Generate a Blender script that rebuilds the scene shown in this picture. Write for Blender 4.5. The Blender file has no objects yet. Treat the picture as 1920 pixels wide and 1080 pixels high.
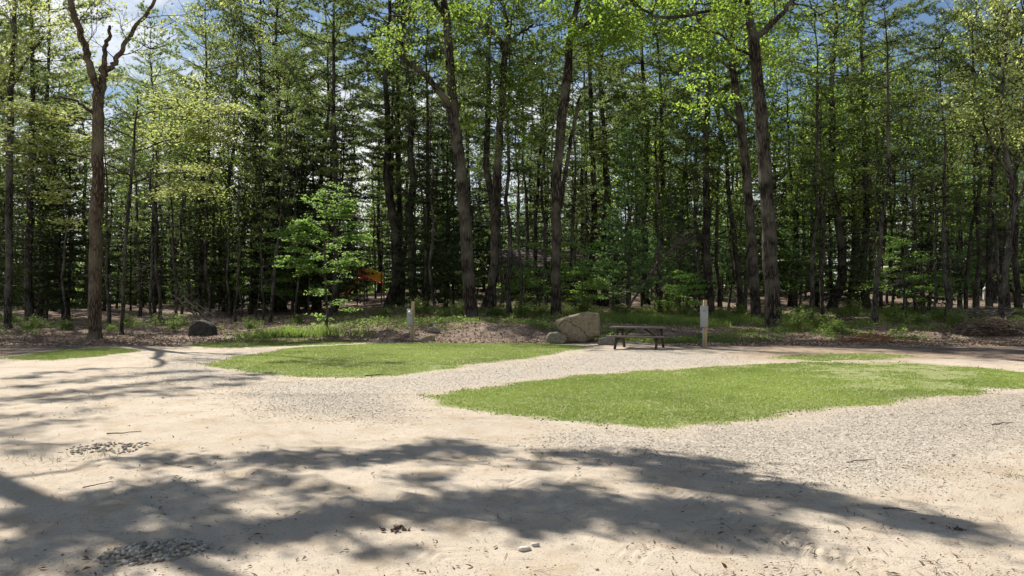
import bpy, math
import numpy as np

# ------------------------------------------------------------------ frame and camera
F = 1478.0           # focal length in pixels of the 1920 wide photograph
HOR = 562.0          # row of the horizon
EYE = 1.6
scene = bpy.context.scene
col = scene.collection
pi = math.pi
D2R = math.radians

SUN_EL, SUN_ROT = D2R(46.0), D2R(-38.0)
SUN = np.array([math.sin(SUN_ROT) * math.cos(SUN_EL), math.cos(SUN_ROT) * math.cos(SUN_EL), math.sin(SUN_EL)])

cam_d = bpy.data.cameras.new("camera")
cam = bpy.data.objects.new("camera", cam_d)
col.objects.link(cam)
cam.location = (0, 0, EYE)
cam.rotation_euler = (pi / 2, 0, 0)
cam_d.sensor_width = 36.0
cam_d.lens = F / 1920 * 36.0
cam_d.shift_y = (HOR - 540) / 1920
cam_d.clip_end = 3000
scene.camera = cam

# ------------------------------------------------------------------ noise
_t = np.random.default_rng(3).random((256, 256))
def vnoise(x, y):
    xi = np.floor(x).astype(int); yi = np.floor(y).astype(int)
    fx = x - xi; fy = y - yi
    fx = fx * fx * (3 - 2 * fx); fy = fy * fy * (3 - 2 * fy)
    a = _t[xi & 255, yi & 255]; b = _t[(xi + 1) & 255, yi & 255]
    c = _t[xi & 255, (yi + 1) & 255]; d = _t[(xi + 1) & 255, (yi + 1) & 255]
    return (a + (b - a) * fx) * (1 - fy) + (c + (d - c) * fx) * fy
def fbm(x, y, s, o=4):
    r = 0; a = .5; w = 0
    for k in range(o):
        r = r + a * vnoise(x / s + 17.3 * k, y / s + 5.1 * k); w += a; a *= .5; s *= .5
    return r / w
def sm(a, b, x):
    t = np.clip((x - a) / (b - a), 0, 1)
    return t * t * (3 - 2 * t)

# ------------------------------------------------------------------ terrain
def terr(x, y, fine=True):
    x = np.asarray(x, float); y = np.asarray(y, float)
    u = x / np.maximum(y, 20)
    c = np.interp(u, [-.65, -.4, -.3, -.2, -.1, .12, .25, .4, .65], [.12, .15, .3, .5, .85, .8, .5, .42, .35])
    h2 = np.interp(u, [-.65, -.4, -.1, .15, .65], [.8, .9, 1.9, 2.3, 1.9])
    z = c * (.5 * sm(30.4, 33.2, y) + .5 * sm(33, 42, y)) + h2 * sm(42, 80, y)
    # spoil bank behind the left utility post
    bank = sm(-.21, -.13, u) * (1 - sm(.0, .09, u)) * sm(30.2, 31.6, y) * (1 - sm(32.5, 35, y))
    z = z + bank * (.10 + .65 * (fbm(x, y, 1.9, 3) - .5))
    f = sm(28, 34, y)
    z = z + f * .28 * (fbm(x, y, 3.0, 4) - .5)
    z = z + (1 - f) * .09 * (fbm(x + 40, y, 5.0, 3) - .5)
    if fine:
        z = z + f * (.07 * (fbm(x, y, .9, 4) - .5) + .05 * (fbm(x + 3, y, .3, 3) - .5))
        z = z + (1 - f) * (.030 * (fbm(x, y, .9, 3) - .5) + .013 * (fbm(x, y, .12, 3) - .5))
        # shallow wheel ruts across the sand
        for (x0, y0, x1, y1) in ((-.9, 4, -8.5, 15), (.7, 4, -6.6, 15.6), (3.4, 4.2, -9, 10.6), (4.6, 5.4, -8.5, 12.2), (9, 9.2, -3, 8.4), (9, 11.2, -3, 10.2)):
            L = math.hypot(x1 - x0, y1 - y0); ux, uy = (x1 - x0) / L, (y1 - y0) / L
            s = (x - x0) * ux + (y - y0) * uy; t = (x - x0) * uy - (y - y0) * ux + .25 * np.sin(s * .45)
            m = sm(-.5, .5, s) * (1 - sm(L - 1, L, s))
            z = z + m * (-.010 * np.exp(-(t / .13) ** 4) + .008 * np.exp(-((np.abs(t) - .2) / .06) ** 2))
        # lug tread left by tyres
        for (x0, y0, x1, y1, wd) in ((1.35, 4.2, -.25, 7.6, .30), (2.4, 4.4, .7, 8.1, .34), (1.9, 4.2, .1, 7.9, .3), (-.1, 4.5, -1.3, 6.4, .2)):
            L = math.hypot(x1 - x0, y1 - y0); ux, uy = (x1 - x0) / L, (y1 - y0) / L
            s = (x - x0) * ux + (y - y0) * uy; t = (x - x0) * uy - (y - y0) * ux
            t = t + .08 * np.sin(s * 1.7)
            m = np.exp(-(t / wd) ** 4) * sm(-.4, .3, s) * (1 - sm(L - .6, L + .3, s)) * sm(.38, .6, fbm(x, y, .9, 2))
            z = z + m * sm(.42, .6, fbm(x + 3, y, .45, 3)) * (.0055 * np.sin((s + .7 * np.abs(t) + .05 * np.sin(s * 5)) * 2 * pi / .09) - .004)
    return z

def W(px, py, d):
    return np.array([(px - 960) / F * d, d, EYE + (HOR - py) / F * d])
def G(px, py):
    """point of flat ground seen at a pixel of the clearing"""
    d = EYE * F / (py - HOR)
    return ((px - 960) / F * d, d)
_ds = np.concatenate([np.arange(4, 60, .1), np.arange(60, 118, .4)])
def base_at(px, py):
    z = terr((px - 960) / F * _ds, _ds, False)
    row = HOR - (z - EYE) / _ds * F
    k = np.argmax(row <= py)
    if row.min() > py: k = int(np.argmin(row))
    d = float(_ds[k]); x = (px - 960) / F * d
    return x, d, float(terr(x, d))

# ------------------------------------------------------------------ geometry store
class Geo:
    def __init__(s):
        s.v = []; s.f = []; s.t = []; s.n = 0
    def add(s, V, Fc, tint=None):
        V = np.asarray(V, float).reshape(-1, 3); Fc = np.asarray(Fc, int)
        s.v.append(V); s.f.append(Fc + s.n)
        s.t.append(np.full(len(V), .5) if tint is None else np.asarray(tint, float)); s.n += len(V)
    def obj(s, name, mat, parent=None, smooth=False, attr=True):
        me = bpy.data.meshes.new(name)
        V = np.concatenate(s.v)
        me.vertices.add(len(V)); me.vertices.foreach_set("co", V.astype(np.float32).ravel())
        loops = np.concatenate([f.ravel() for f in s.f])
        tot = np.concatenate([np.full(len(f), f.shape[1]) for f in s.f])
        st = np.concatenate([[0], np.cumsum(tot)[:-1]])
        me.loops.add(len(loops)); me.loops.foreach_set("vertex_index", loops.astype(np.int32))
        me.polygons.add(len(tot)); me.polygons.foreach_set("loop_start", st.astype(np.int32))
        me.polygons.foreach_set("loop_total", tot.astype(np.int32))
        if smooth: me.polygons.foreach_set("use_smooth", np.ones(len(tot), bool))
        me.update(calc_edges=True)
        if attr:
            a = me.attributes.new("tint", 'FLOAT', 'POINT')
            a.data.foreach_set("value", np.concatenate(s.t).astype(np.float32))
        me.materials.append(mat)
        o = bpy.data.objects.new(name, me); col.objects.link(o)
        if parent is not None: o.parent = parent
        return o

def nrm(a):
    a = np.asarray(a, float)
    return a / np.maximum(np.linalg.norm(a, axis=-1, keepdims=True), 1e-9)

def tube(g, pts, rad, sides=7, rough=0.0, rng=None, cap=True, tint=.5):
    pts = np.asarray(pts, float); n = len(pts)
    rad = np.asarray(rad, float)
    T = nrm(np.gradient(pts, axis=0))
    ref = np.array([0, 0, 1.0]) if abs(T[0][2]) < .8 else np.array([1.0, 0, 0])
    N = nrm(np.cross(T[0], ref)); Ns = []
    for k in range(n):
        N = nrm(N - T[k] * np.dot(N, T[k])); Ns.append(N)
    Ns = np.array(Ns); B = np.cross(T, Ns)
    a = np.arange(sides) / sides * 2 * pi
    R = rad[:, None] * np.ones(sides)
    if rough and rng is not None: R = R * (1 + rough * (rng.random((n, sides)) - .5))
    V = pts[:, None, :] + R[:, :, None] * (np.cos(a)[None, :, None] * Ns[:, None, :] + np.sin(a)[None, :, None] * B[:, None, :])
    i = np.arange(n - 1)[:, None] * sides; j = np.arange(sides)[None, :]; j2 = (j + 1) % sides
    Q = np.stack([i + j, i + j2, i + sides + j2, i + sides + j], -1).reshape(-1, 4)
    g.add(V.reshape(-1, 3), Q, np.full(n * sides, tint))
    if cap:
        o = g.n - sides
        g.v.append(pts[-1:] + T[-1:] * rad[-1]); g.t.append(np.array([tint])); g.n += 1
        jj = np.arange(sides)
        g.f.append(np.stack([o + jj, o + (jj + 1) % sides, np.full(sides, g.n - 1)], -1))
        o2 = o - (n - 1) * sides
        if sides >= 3: g.f.append((o2 + np.arange(sides))[::-1][None, :])

def leaves(g, C, size, rng, flat=.5, aspect=.6, tint=None):
    """one folded leaf (a quad) at each point of C; flat 1 lays them level"""
    n = len(C)
    if n == 0: return
    nr = nrm(rng.normal(size=(n, 3)) * (1 - flat) + np.array([0, 0, 1.0]) * flat)
    a = nrm(np.cross(nr, rng.normal(size=(n, 3)))); b = np.cross(nr, a)
    s = np.asarray(size) * np.ones(n) * (.7 + .6 * rng.random(n))
    s = s[:, None] * .5
    V = np.stack([C - a * s, C + b * s * aspect + nr * s * .25, C + a * s, C - b * s * aspect + nr * s * .25], 1)
    t = (rng.random(n) if tint is None else tint)
    g.add(V.reshape(-1, 3), np.arange(4 * n).reshape(-1, 4), np.repeat(t, 4))

def needles(g, P, Dr, rng, per=8, L=.17, wd=.024, up=.25, spread=.7, tint=None):
    P = np.repeat(P, per, 0); Dr = np.repeat(Dr, per, 0); n = len(P)
    d = nrm(Dr * .7 + rng.normal(size=(n, 3)) * spread * .6 + np.array([0, 0, up]))
    w = nrm(np.cross(d, rng.normal(size=(n, 3)))) * wd * .5
    l = L * (.7 + .6 * rng.random(n))[:, None]
    P = P + rng.normal(size=(n, 3)) * .02
    V = np.stack([P - w, P + w, P + d * l], 1)
    t = rng.random(n) if tint is None else np.clip(np.repeat(tint, per) + (rng.random(n) - .5) * .4, 0, 1)
    g.add(V.reshape(-1, 3), np.arange(3 * n).reshape(-1, 3), np.repeat(t, 3))

# ------------------------------------------------------------------ materials
def mat_new(name):
    m = bpy.data.materials.new(name); m.use_nodes = True
    nt = m.node_tree; nt.nodes.clear()
    out = nt.nodes.new("ShaderNodeOutputMaterial")
    return m, nt, out
def node(nt, kind, **kw):
    n = nt.nodes.new(kind)
    for k, v in kw.items():
        if k in n.inputs: n.inputs[k].default_value = v
        else: setattr(n, k, v)
    return n
def ramp(nt, fac, stops):
    r = nt.nodes.new("ShaderNodeValToRGB"); cr = r.color_ramp
    while len(cr.elements) < len(stops): cr.elements.new(.5)
    for e, (p, c) in zip(cr.elements, stops):
        e.position = p; e.color = (*c, 1)
    nt.links.new(fac, r.inputs[0]); return r.outputs[0]
def mix(nt, fac, a, b, typ='MIX'):
    m = nt.nodes.new("ShaderNodeMix"); m.data_type = 'RGBA'; m.blend_type = typ
    for s, v in ((m.inputs[0], fac), (m.inputs[6], a), (m.inputs[7], b)):
        if hasattr(v, 'links'): nt.links.new(v, s)
        elif isinstance(v, tuple): s.default_value = (*v, 1)
        else: s.default_value = v
    return m.outputs[2]
def math_(nt, op, a, b=0.0, c=None):
    m = nt.nodes.new("ShaderNodeMath"); m.operation = op
    for s, v in zip(m.inputs, (a, b, c)):
        if v is None: continue
        if hasattr(v, 'links'): nt.links.new(v, s)
        else: s.default_value = v
    return m.outputs[0]

def leaf_mat(name, ca, cb, trans, tfac=.5, spec=.25):
    """ca/cb dark and light leaf colours, trans the light that comes through"""
    m, nt, out = mat_new(name); L = nt.links
    at = node(nt, "ShaderNodeAttribute", attribute_name="tint")
    oi = node(nt, "ShaderNodeObjectInfo")
    base = mix(nt, at.outputs["Fac"], ca, cb)
    tr = mix(nt, at.outputs["Fac"], tuple(c * .7 for c in trans), tuple(c * 1.25 for c in trans))
    var = math_(nt, 'MULTIPLY_ADD', oi.outputs["Random"], .45, .78)
    hs1 = node(nt, "ShaderNodeHueSaturation"); L.new(base, hs1.inputs["Color"]); L.new(var, hs1.inputs["Value"])
    hs2 = node(nt, "ShaderNodeHueSaturation"); L.new(tr, hs2.inputs["Color"]); L.new(var, hs2.inputs["Value"])
    p = node(nt, "ShaderNodeBsdfPrincipled", Roughness=.55)
    p.inputs["Specular IOR Level"].default_value = spec
    L.new(hs1.outputs[0], p.inputs["Base Color"])
    t = node(nt, "ShaderNodeBsdfTranslucent"); L.new(hs2.outputs[0], t.inputs["Color"])
    mx = node(nt, "ShaderNodeMixShader"); mx.inputs[0].default_value = tfac
    L.new(p.outputs[0], mx.inputs[1]); L.new(t.outputs[0], mx.inputs[2]); L.new(mx.outputs[0], out.inputs[0])
    return m

def bark_mat(name, dark, light, scale=14, strength=.8):
    m, nt, out = mat_new(name); L = nt.links
    tc = node(nt, "ShaderNodeTexCoord"); mp = node(nt, "ShaderNodeMapping"); mp.inputs["Scale"].default_value = (1, 1, .16)
    L.new(tc.outputs["Object"], mp.inputs[0])
    nz = node(nt, "ShaderNodeTexNoise", Scale=scale, Detail=5.0, Roughness=.7); L.new(mp.outputs[0], nz.inputs["Vector"])
    vo = node(nt, "ShaderNodeTexVoronoi", Scale=scale * .9); vo.feature = 'DISTANCE_TO_EDGE'; L.new(mp.outputs[0], vo.inputs["Vector"])
    n2 = node(nt, "ShaderNodeTexNoise", Scale=1.1, Detail=3.0); L.new(tc.outputs["Object"], n2.inputs["Vector"])
    e = math_(nt, 'MINIMUM', math_(nt, 'MULTIPLY', vo.outputs[0], 4.0), 1.0)
    h = math_(nt, 'MULTIPLY', nz.outputs[0], e)
    c = ramp(nt, h, [(.1, tuple(x * .35 for x in dark)), (.35, dark), (.62, light)])
    c = mix(nt, ramp(nt, n2.outputs[0], [(.45, (0, 0, 0)), (.7, (1, 1, 1))]), c, tuple(.5 * a + .5 * b for a, b in zip(light, (.13, .135, .10))))
    p = node(nt, "ShaderNodeBsdfPrincipled", Roughness=.9); p.inputs["Specular IOR Level"].default_value = .15
    b = node(nt, "ShaderNodeBump", Strength=strength, Distance=.04); L.new(h, b.inputs["Height"]); L.new(b.outputs[0], p.inputs["Normal"])
    L.new(c, p.inputs["Base Color"]); L.new(p.outputs[0], out.inputs[0])
    return m

def plain_mat(name, ca, cb, scale=6, rough=.7, bump=.3, dist=.01, stretch=(1, 1, 1), metal=0, spec=.3, detail=5.0):
    m, nt, out = mat_new(name); L = nt.links
    tc = node(nt, "ShaderNodeTexCoord"); mp = node(nt, "ShaderNodeMapping"); mp.inputs["Scale"].default_value = stretch
    L.new(tc.outputs["Object"], mp.inputs[0])
    nz = node(nt, "ShaderNodeTexNoise", Scale=scale, Detail=detail, Roughness=.65); L.new(mp.outputs[0], nz.inputs["Vector"])
    c = ramp(nt, nz.outputs[0], [(.3, ca), (.7, cb)])
    p = node(nt, "ShaderNodeBsdfPrincipled", Roughness=rough, Metallic=metal); p.inputs["Specular IOR Level"].default_value = spec
    if bump:
        b = node(nt, "ShaderNodeBump", Strength=bump, Distance=dist); L.new(nz.outputs[0], b.inputs["Height"]); L.new(b.outputs[0], p.inputs["Normal"])
    L.new(c, p.inputs["Base Color"]); L.new(p.outputs[0], out.inputs[0])
    return m

def tint_mat(name, stops, rough=.85):
    m, nt, out = mat_new(name)
    at = node(nt, "ShaderNodeAttribute", attribute_name="tint")
    c = ramp(nt, at.outputs["Fac"], stops)
    p = node(nt, "ShaderNodeBsdfPrincipled", Roughness=rough); p.inputs["Specular IOR Level"].default_value = .2
    nt.links.new(c, p.inputs["Base Color"]); nt.links.new(p.outputs[0], out.inputs[0])
    return m

M = dict(
    pine=leaf_mat("pine_needles", (.038, .060, .023), (.095, .130, .045), (.24, .32, .085), .45),
    pine_pale=leaf_mat("pale_pine_needles", (.055, .084, .033), (.130, .172, .060), (.33, .43, .12), .48),
    hemlock=leaf_mat("hemlock_needles", (.022, .036, .013), (.048, .070, .024), (.09, .13, .035), .38),
    young_pine=leaf_mat("young_pine_needles", (.050, .095, .035), (.10, .17, .06), (.20, .34, .10), .48),
    oak=leaf_mat("oak_leaves", (.085, .15, .025), (.17, .24, .04), (.42, .60, .08), .55),
    yellow=leaf_mat("yellow_young_leaves", (.15, .19, .05), (.29, .32, .10), (.64, .71, .21), .55),
    green=leaf_mat("green_leaves", (.065, .11, .022), (.14, .20, .04), (.34, .48, .08), .5),
    maple=leaf_mat("fresh_maple_leaves", (.085, .17, .040), (.16, .27, .07), (.40, .62, .13), .52),
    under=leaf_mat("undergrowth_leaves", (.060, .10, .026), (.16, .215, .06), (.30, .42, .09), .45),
    under2=leaf_mat("understory_leaves", (.035, .065, .020), (.08, .125, .035), (.17, .28, .06), .45),
    farleaf=leaf_mat("distant_leaves", (.045, .085, .022), (.12, .17, .045), (.22, .32, .07), .5),
    bark_pine=bark_mat("pine_bark", (.034, .029, .025), (.085, .074, .064)),
    bark_oak=bark_mat("oak_bark", (.038, .031, .025), (.115, .095, .076), 13, 1.0),
    bark_thin=bark_mat("thin_bark", (.048, .042, .035), (.125, .114, .098), 18, .6),
    bark_left=bark_mat("forked_tree_bark", (.085, .062, .043), (.175, .132, .095), 17, .55),
    deadwood=plain_mat("dead_wood", (.085, .072, .06), (.20, .175, .15), 9, .9, .4, .01, (1, 1, .3)),
    twig=plain_mat("twig_wood", (.07, .05, .035), (.16, .12, .09), 9, .9, .3),
)

# ------------------------------------------------------------------ tagging
def tag(o, label=None, cat=None, group=None, kind=None):
    if label: o['label'] = label
    if cat: o['category'] = cat
    if group: o['group'] = group
    if kind: o['kind'] = kind
    return o
def empty(name, loc, rz=0.0):
    o = bpy.data.objects.new(name, None); col.objects.link(o)
    o.empty_display_size = .3
    o.location = loc; o.rotation_euler = (0, 0, rz); return o
def copy_tree(root, loc, rz, scl, names=None):
    r = root.copy(); col.objects.link(r)
    for ch in CH[root.name]:
        c = ch.copy(); c.parent = r; col.objects.link(c)
    r.location = loc; r.rotation_euler = (0, 0, rz); r.scale = scl
    return r
CH = {}

# ------------------------------------------------------------------ ground zones
def poly(pl): return np.array([G(*p) for p in pl])
LAWN = [
    poly([(378, 686), (430, 673), (560, 652), (700, 645), (850, 643), (1000, 643), (1105, 650), (1000, 668), (870, 685), (790, 700), (690, 708), (560, 706), (450, 697)]),
    poly([(792, 743), (860, 731), (960, 719), (1080, 704), (1200, 695), (1330, 688), (1420, 683), (1540, 680), (1700, 680), (1850, 692), (1990, 705), (2080, 714), (1920, 726), (1780, 739), (1600, 759), (1450, 776), (1330, 789), (1220, 797), (1100, 791), (990, 778), (880, 760)]),
    poly([(1440, 672), (1500, 665), (1640, 663), (1720, 669), (1640, 675), (1540, 678)]),
    poly([(20, 671), (110, 656), (200, 652), (262, 655), (240, 662), (150, 672), (100, 677), (50, 675)]),
    poly([(345, 647), (380, 641), (500, 637), (640, 638), (705, 641), (640, 646), (520, 649), (400, 653)]),
]
GRAVEL = [
    poly([(1340, 662), (1120, 655), (1000, 672), (870, 688), (780, 703), (660, 712), (520, 712), (420, 740), (560, 790), (800, 800), (780, 742), (960, 716), (1200, 693), (1420, 680)]),
    poly([(960, 800), (1220, 802), (1450, 782), (1780, 744), (1920, 730), (2200, 720), (2300, 860), (1980, 830), (1880, 890), (1800, 930), (1640, 928), (1400, 905), (1200, 870), (1000, 838)]),
    poly([(250, 700), (340, 668), (500, 655), (700, 645), (560, 652), (430, 673), (380, 686), (450, 700), (520, 712), (380, 730)]),
]
def inside(P, x, y):
    r = np.zeros(x.shape, bool); n = len(P)
    for i in range(n):
        x0, y0 = P[i]; x1, y1 = P[(i + 1) % n]
        c = (y0 > y) != (y1 > y)
        r ^= c & (x < (x1 - x0) * (y - y0) / (y1 - y0 + 1e-12) + x0)
    return r
def zone(PS, x, y, jit, n=10, seed=1):
    r = np.random.default_rng(seed); a = np.zeros(x.shape)
    wx = .5 * (fbm(x, y, 1.1, 3) - .5); wy = .9 * (fbm(x + 9, y, 1.1, 3) - .5)
    for k in range(n):
        jx = x + wx + r.normal(size=x.shape) * jit; jy = y + wy + r.normal(size=x.shape) * jit
        h = np.zeros(x.shape, bool)
        for P in PS: h |= inside(P, jx, jy)
        a += h
    return a / n
EDGE = ([-400, 0, 100, 250, 340, 352, 640, 700, 1040, 1130, 1300, 1500, 1700, 1920, 2400],
        [682, 671, 654, 649, 652, 643, 641, 641, 644, 643, 651, 652, 657, 676, 700])
def forest_dist(x, y):
    px = 960 + x / np.maximum(y, 1) * F
    return y - EYE * F / (np.interp(px, EDGE[0], EDGE[1]) - HOR)
def forest_mask(x, y):
    px = 960 + x / np.maximum(y, 1) * F
    e = np.interp(px, EDGE[0], EDGE[1]); d = EYE * F / (e - HOR)
    return sm(-.6, .6, y - d + 2.6 * (fbm(x, y, 1.6, 5) - .5)) * (y > 5)

# ground sheet: a polar grid, fine inside the view, reaching the horizon
def build_ground():
    ang = np.concatenate([np.linspace(-37, 37, 640), np.linspace(37, 323, 74)[1:-1]]) * pi / 180
    r = [.4]
    while r[-1] < 900:
        q = r[-1]; r.append(q * (1.12 if q < 3 else 1.0042 if q < 13 else 1.007 if q < 60 else 1.02 if q < 130 else 1.15))
    r = np.array(r)
    A, R = np.meshgrid(ang, r); x = R * np.sin(A); y = R * np.cos(A)
    z = terr(x, y)
    na, nr_ = len(ang), len(r)
    g = Geo()
    i = np.arange(nr_ - 1)[:, None] * na; j = np.arange(na)[None, :]; j2 = (j + 1) % na
    Q = np.stack([i + j, i + na + j, i + na + j2, i + j2], -1).reshape(-1, 4)
    V = np.stack([x, y, z], -1).reshape(-1, 3)
    xx, yy = V[:, 0], V[:, 1]
    g.add(V, Q)
    g.v.append(np.array([[0, 0, float(terr(0, 0))]])); g.t.append(np.array([.5])); g.n += 1
    jj = np.arange(na); g.f.append(np.stack([jj, (jj + 1) % na, np.full(na, g.n - 1)], -1)[:, ::-1])
    o = g.obj("ground", ground_mat(), None, True, False)
    C = np.zeros((g.n, 4), np.float32)
    sel = (yy > 3) & (yy < 45) & (np.abs(xx) < 45)
    idx = np.where(sel)[0]
    C[idx, 0] = zone(LAWN, xx[idx], yy[idx], .10, 8)
    C[idx, 1] = zone(GRAVEL, xx[idx], yy[idx], .45, 12)
    C[:-1, 2] = forest_mask(xx, yy)
    px = 960 + xx / np.maximum(yy, 1) * F
    C[:-1, 3] = np.maximum(sm(1250, 1500, px) * sm(19.5, 22.5, yy + 3 * (fbm(xx, yy, 2, 3) - .5)), .75 * sm(.3, .62, fbm(xx, yy, .8, 4)) * sm(-3.0, -.4, forest_dist(xx, yy))) * (yy > 5)
    a = o.data.attributes.new("zone", 'FLOAT_COLOR', 'POINT'); a.data.foreach_set("color", C.ravel())
    tag(o, "pale sandy clearing running back under the trees", None, None, 'structure')
    return o

def ground_mat():
    m, nt, out = mat_new("ground_soil"); L = nt.links
    tc = node(nt, "ShaderNodeTexCoord"); O = tc.outputs["Object"]
    def nz(s, d=4.0, r=.6, st=None):
        n = node(nt, "ShaderNodeTexNoise", Scale=s, Detail=d, Roughness=r)
        if st:
            mp = node(nt, "ShaderNodeMapping"); mp.inputs["Scale"].default_value = st; L.new(O, mp.inputs[0]); L.new(mp.outputs[0], n.inputs["Vector"])
        else: L.new(O, n.inputs["Vector"])
        return n.outputs[0]
    at = node(nt, "ShaderNodeAttribute", attribute_name="zone")
    sp = node(nt, "ShaderNodeSeparateColor"); L.new(at.outputs["Color"], sp.inputs[0])
    big, mid, fine = nz(.55), nz(5, 5.0), nz(70, 3.0, .7)
    sand = ramp(nt, big, [(.3, (.45, .38, .30)), (.7, (.55, .475, .385))])
    sand = mix(nt, ramp(nt, nz(1.7, 7.0, .68), [(.48, (0, 0, 0)), (.66, (.65, .65, .65))]), sand, (.40, .305, .205))
    sand = mix(nt, ramp(nt, fine, [(.56, (0, 0, 0)), (.72, (.75, .75, .75))]), sand, (.22, .17, .12))
    sand = mix(nt, ramp(nt, nz(26, 5.0, .78), [(.60, (0, 0, 0)), (.68, (.85, .85, .85))]), sand, (.17, .125, .085))
    vo = node(nt, "ShaderNodeTexVoronoi", Scale=42.0); L.new(O, vo.inputs["Vector"])
    sv = node(nt, "ShaderNodeSeparateColor"); L.new(vo.outputs["Color"], sv.inputs[0])
    grav = ramp(nt, sv.outputs[0], [(0, (.20, .185, .165)), (.35, (.37, .335, .285)), (.65, (.46, .40, .33)), (1, (.60, .53, .44))])
    v2 = node(nt, "ShaderNodeTexVoronoi", Scale=30.0); L.new(O, v2.inputs["Vector"])
    s2 = node(nt, "ShaderNodeSeparateColor"); L.new(v2.outputs["Color"], s2.inputs[0])
    litter = ramp(nt, s2.outputs[0], [(0, (.055, .036, .025)), (.4, (.13, .088, .062)), (.75, (.21, .15, .112)), (1, (.42, .33, .265))])
    litter = mix(nt, ramp(nt, nz(.9, 5.0), [(.42, (0, 0, 0)), (.62, (.75, .75, .75))]), litter, (.36, .28, .22))
    litter = mix(nt, ramp(nt, mid, [(.45, (0, 0, 0)), (.7, (.6, .6, .6))]), litter, (.10, .07, .05))
    brown = ramp(nt, nz(3, 5.0, .7), [(.3, (.20, .145, .10)), (.7, (.44, .34, .25))])
    soil = ramp(nt, nz(9, 4.0), [(.3, (.19, .24, .08)), (.52, (.25, .27, .11)), (.7, (.42, .37, .23))])
    gf = math_(nt, 'MULTIPLY_ADD', nz(1.1, 6.0, .65, (.35, 1.2, 1)), 1.5, -.80)
    gm = math_(nt, 'ADD', sp.outputs[1], gf); gmr = ramp(nt, gm, [(.35, (0, 0, 0)), (.85, (.85, .85, .85))])
    gmr = mix(nt, sp.outputs[1], (0, 0, 0), gmr)
    c = mix(nt, at.outputs["Alpha"], sand, brown)
    c = mix(nt, gmr, c, grav)
    c = mix(nt, sp.outputs[0], c, soil)
    c = mix(nt, sp.outputs[2], c, litter)
    p = node(nt, "ShaderNodeBsdfPrincipled", Roughness=.95); p.inputs["Specular IOR Level"].default_value = .1
    hgt = math_(nt, 'MULTIPLY_ADD', s2.outputs[1], .35, math_(nt, 'MULTIPLY_ADD', mid, .6, fine))
    b = node(nt, "ShaderNodeBump", Strength=.55, Distance=.02); L.new(hgt, b.inputs["Height"]); L.new(b.outputs[0], p.inputs["Normal"])
    L.new(c, p.inputs["Base Color"]); L.new(p.outputs[0], out.inputs[0])
    return m

build_ground()

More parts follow.
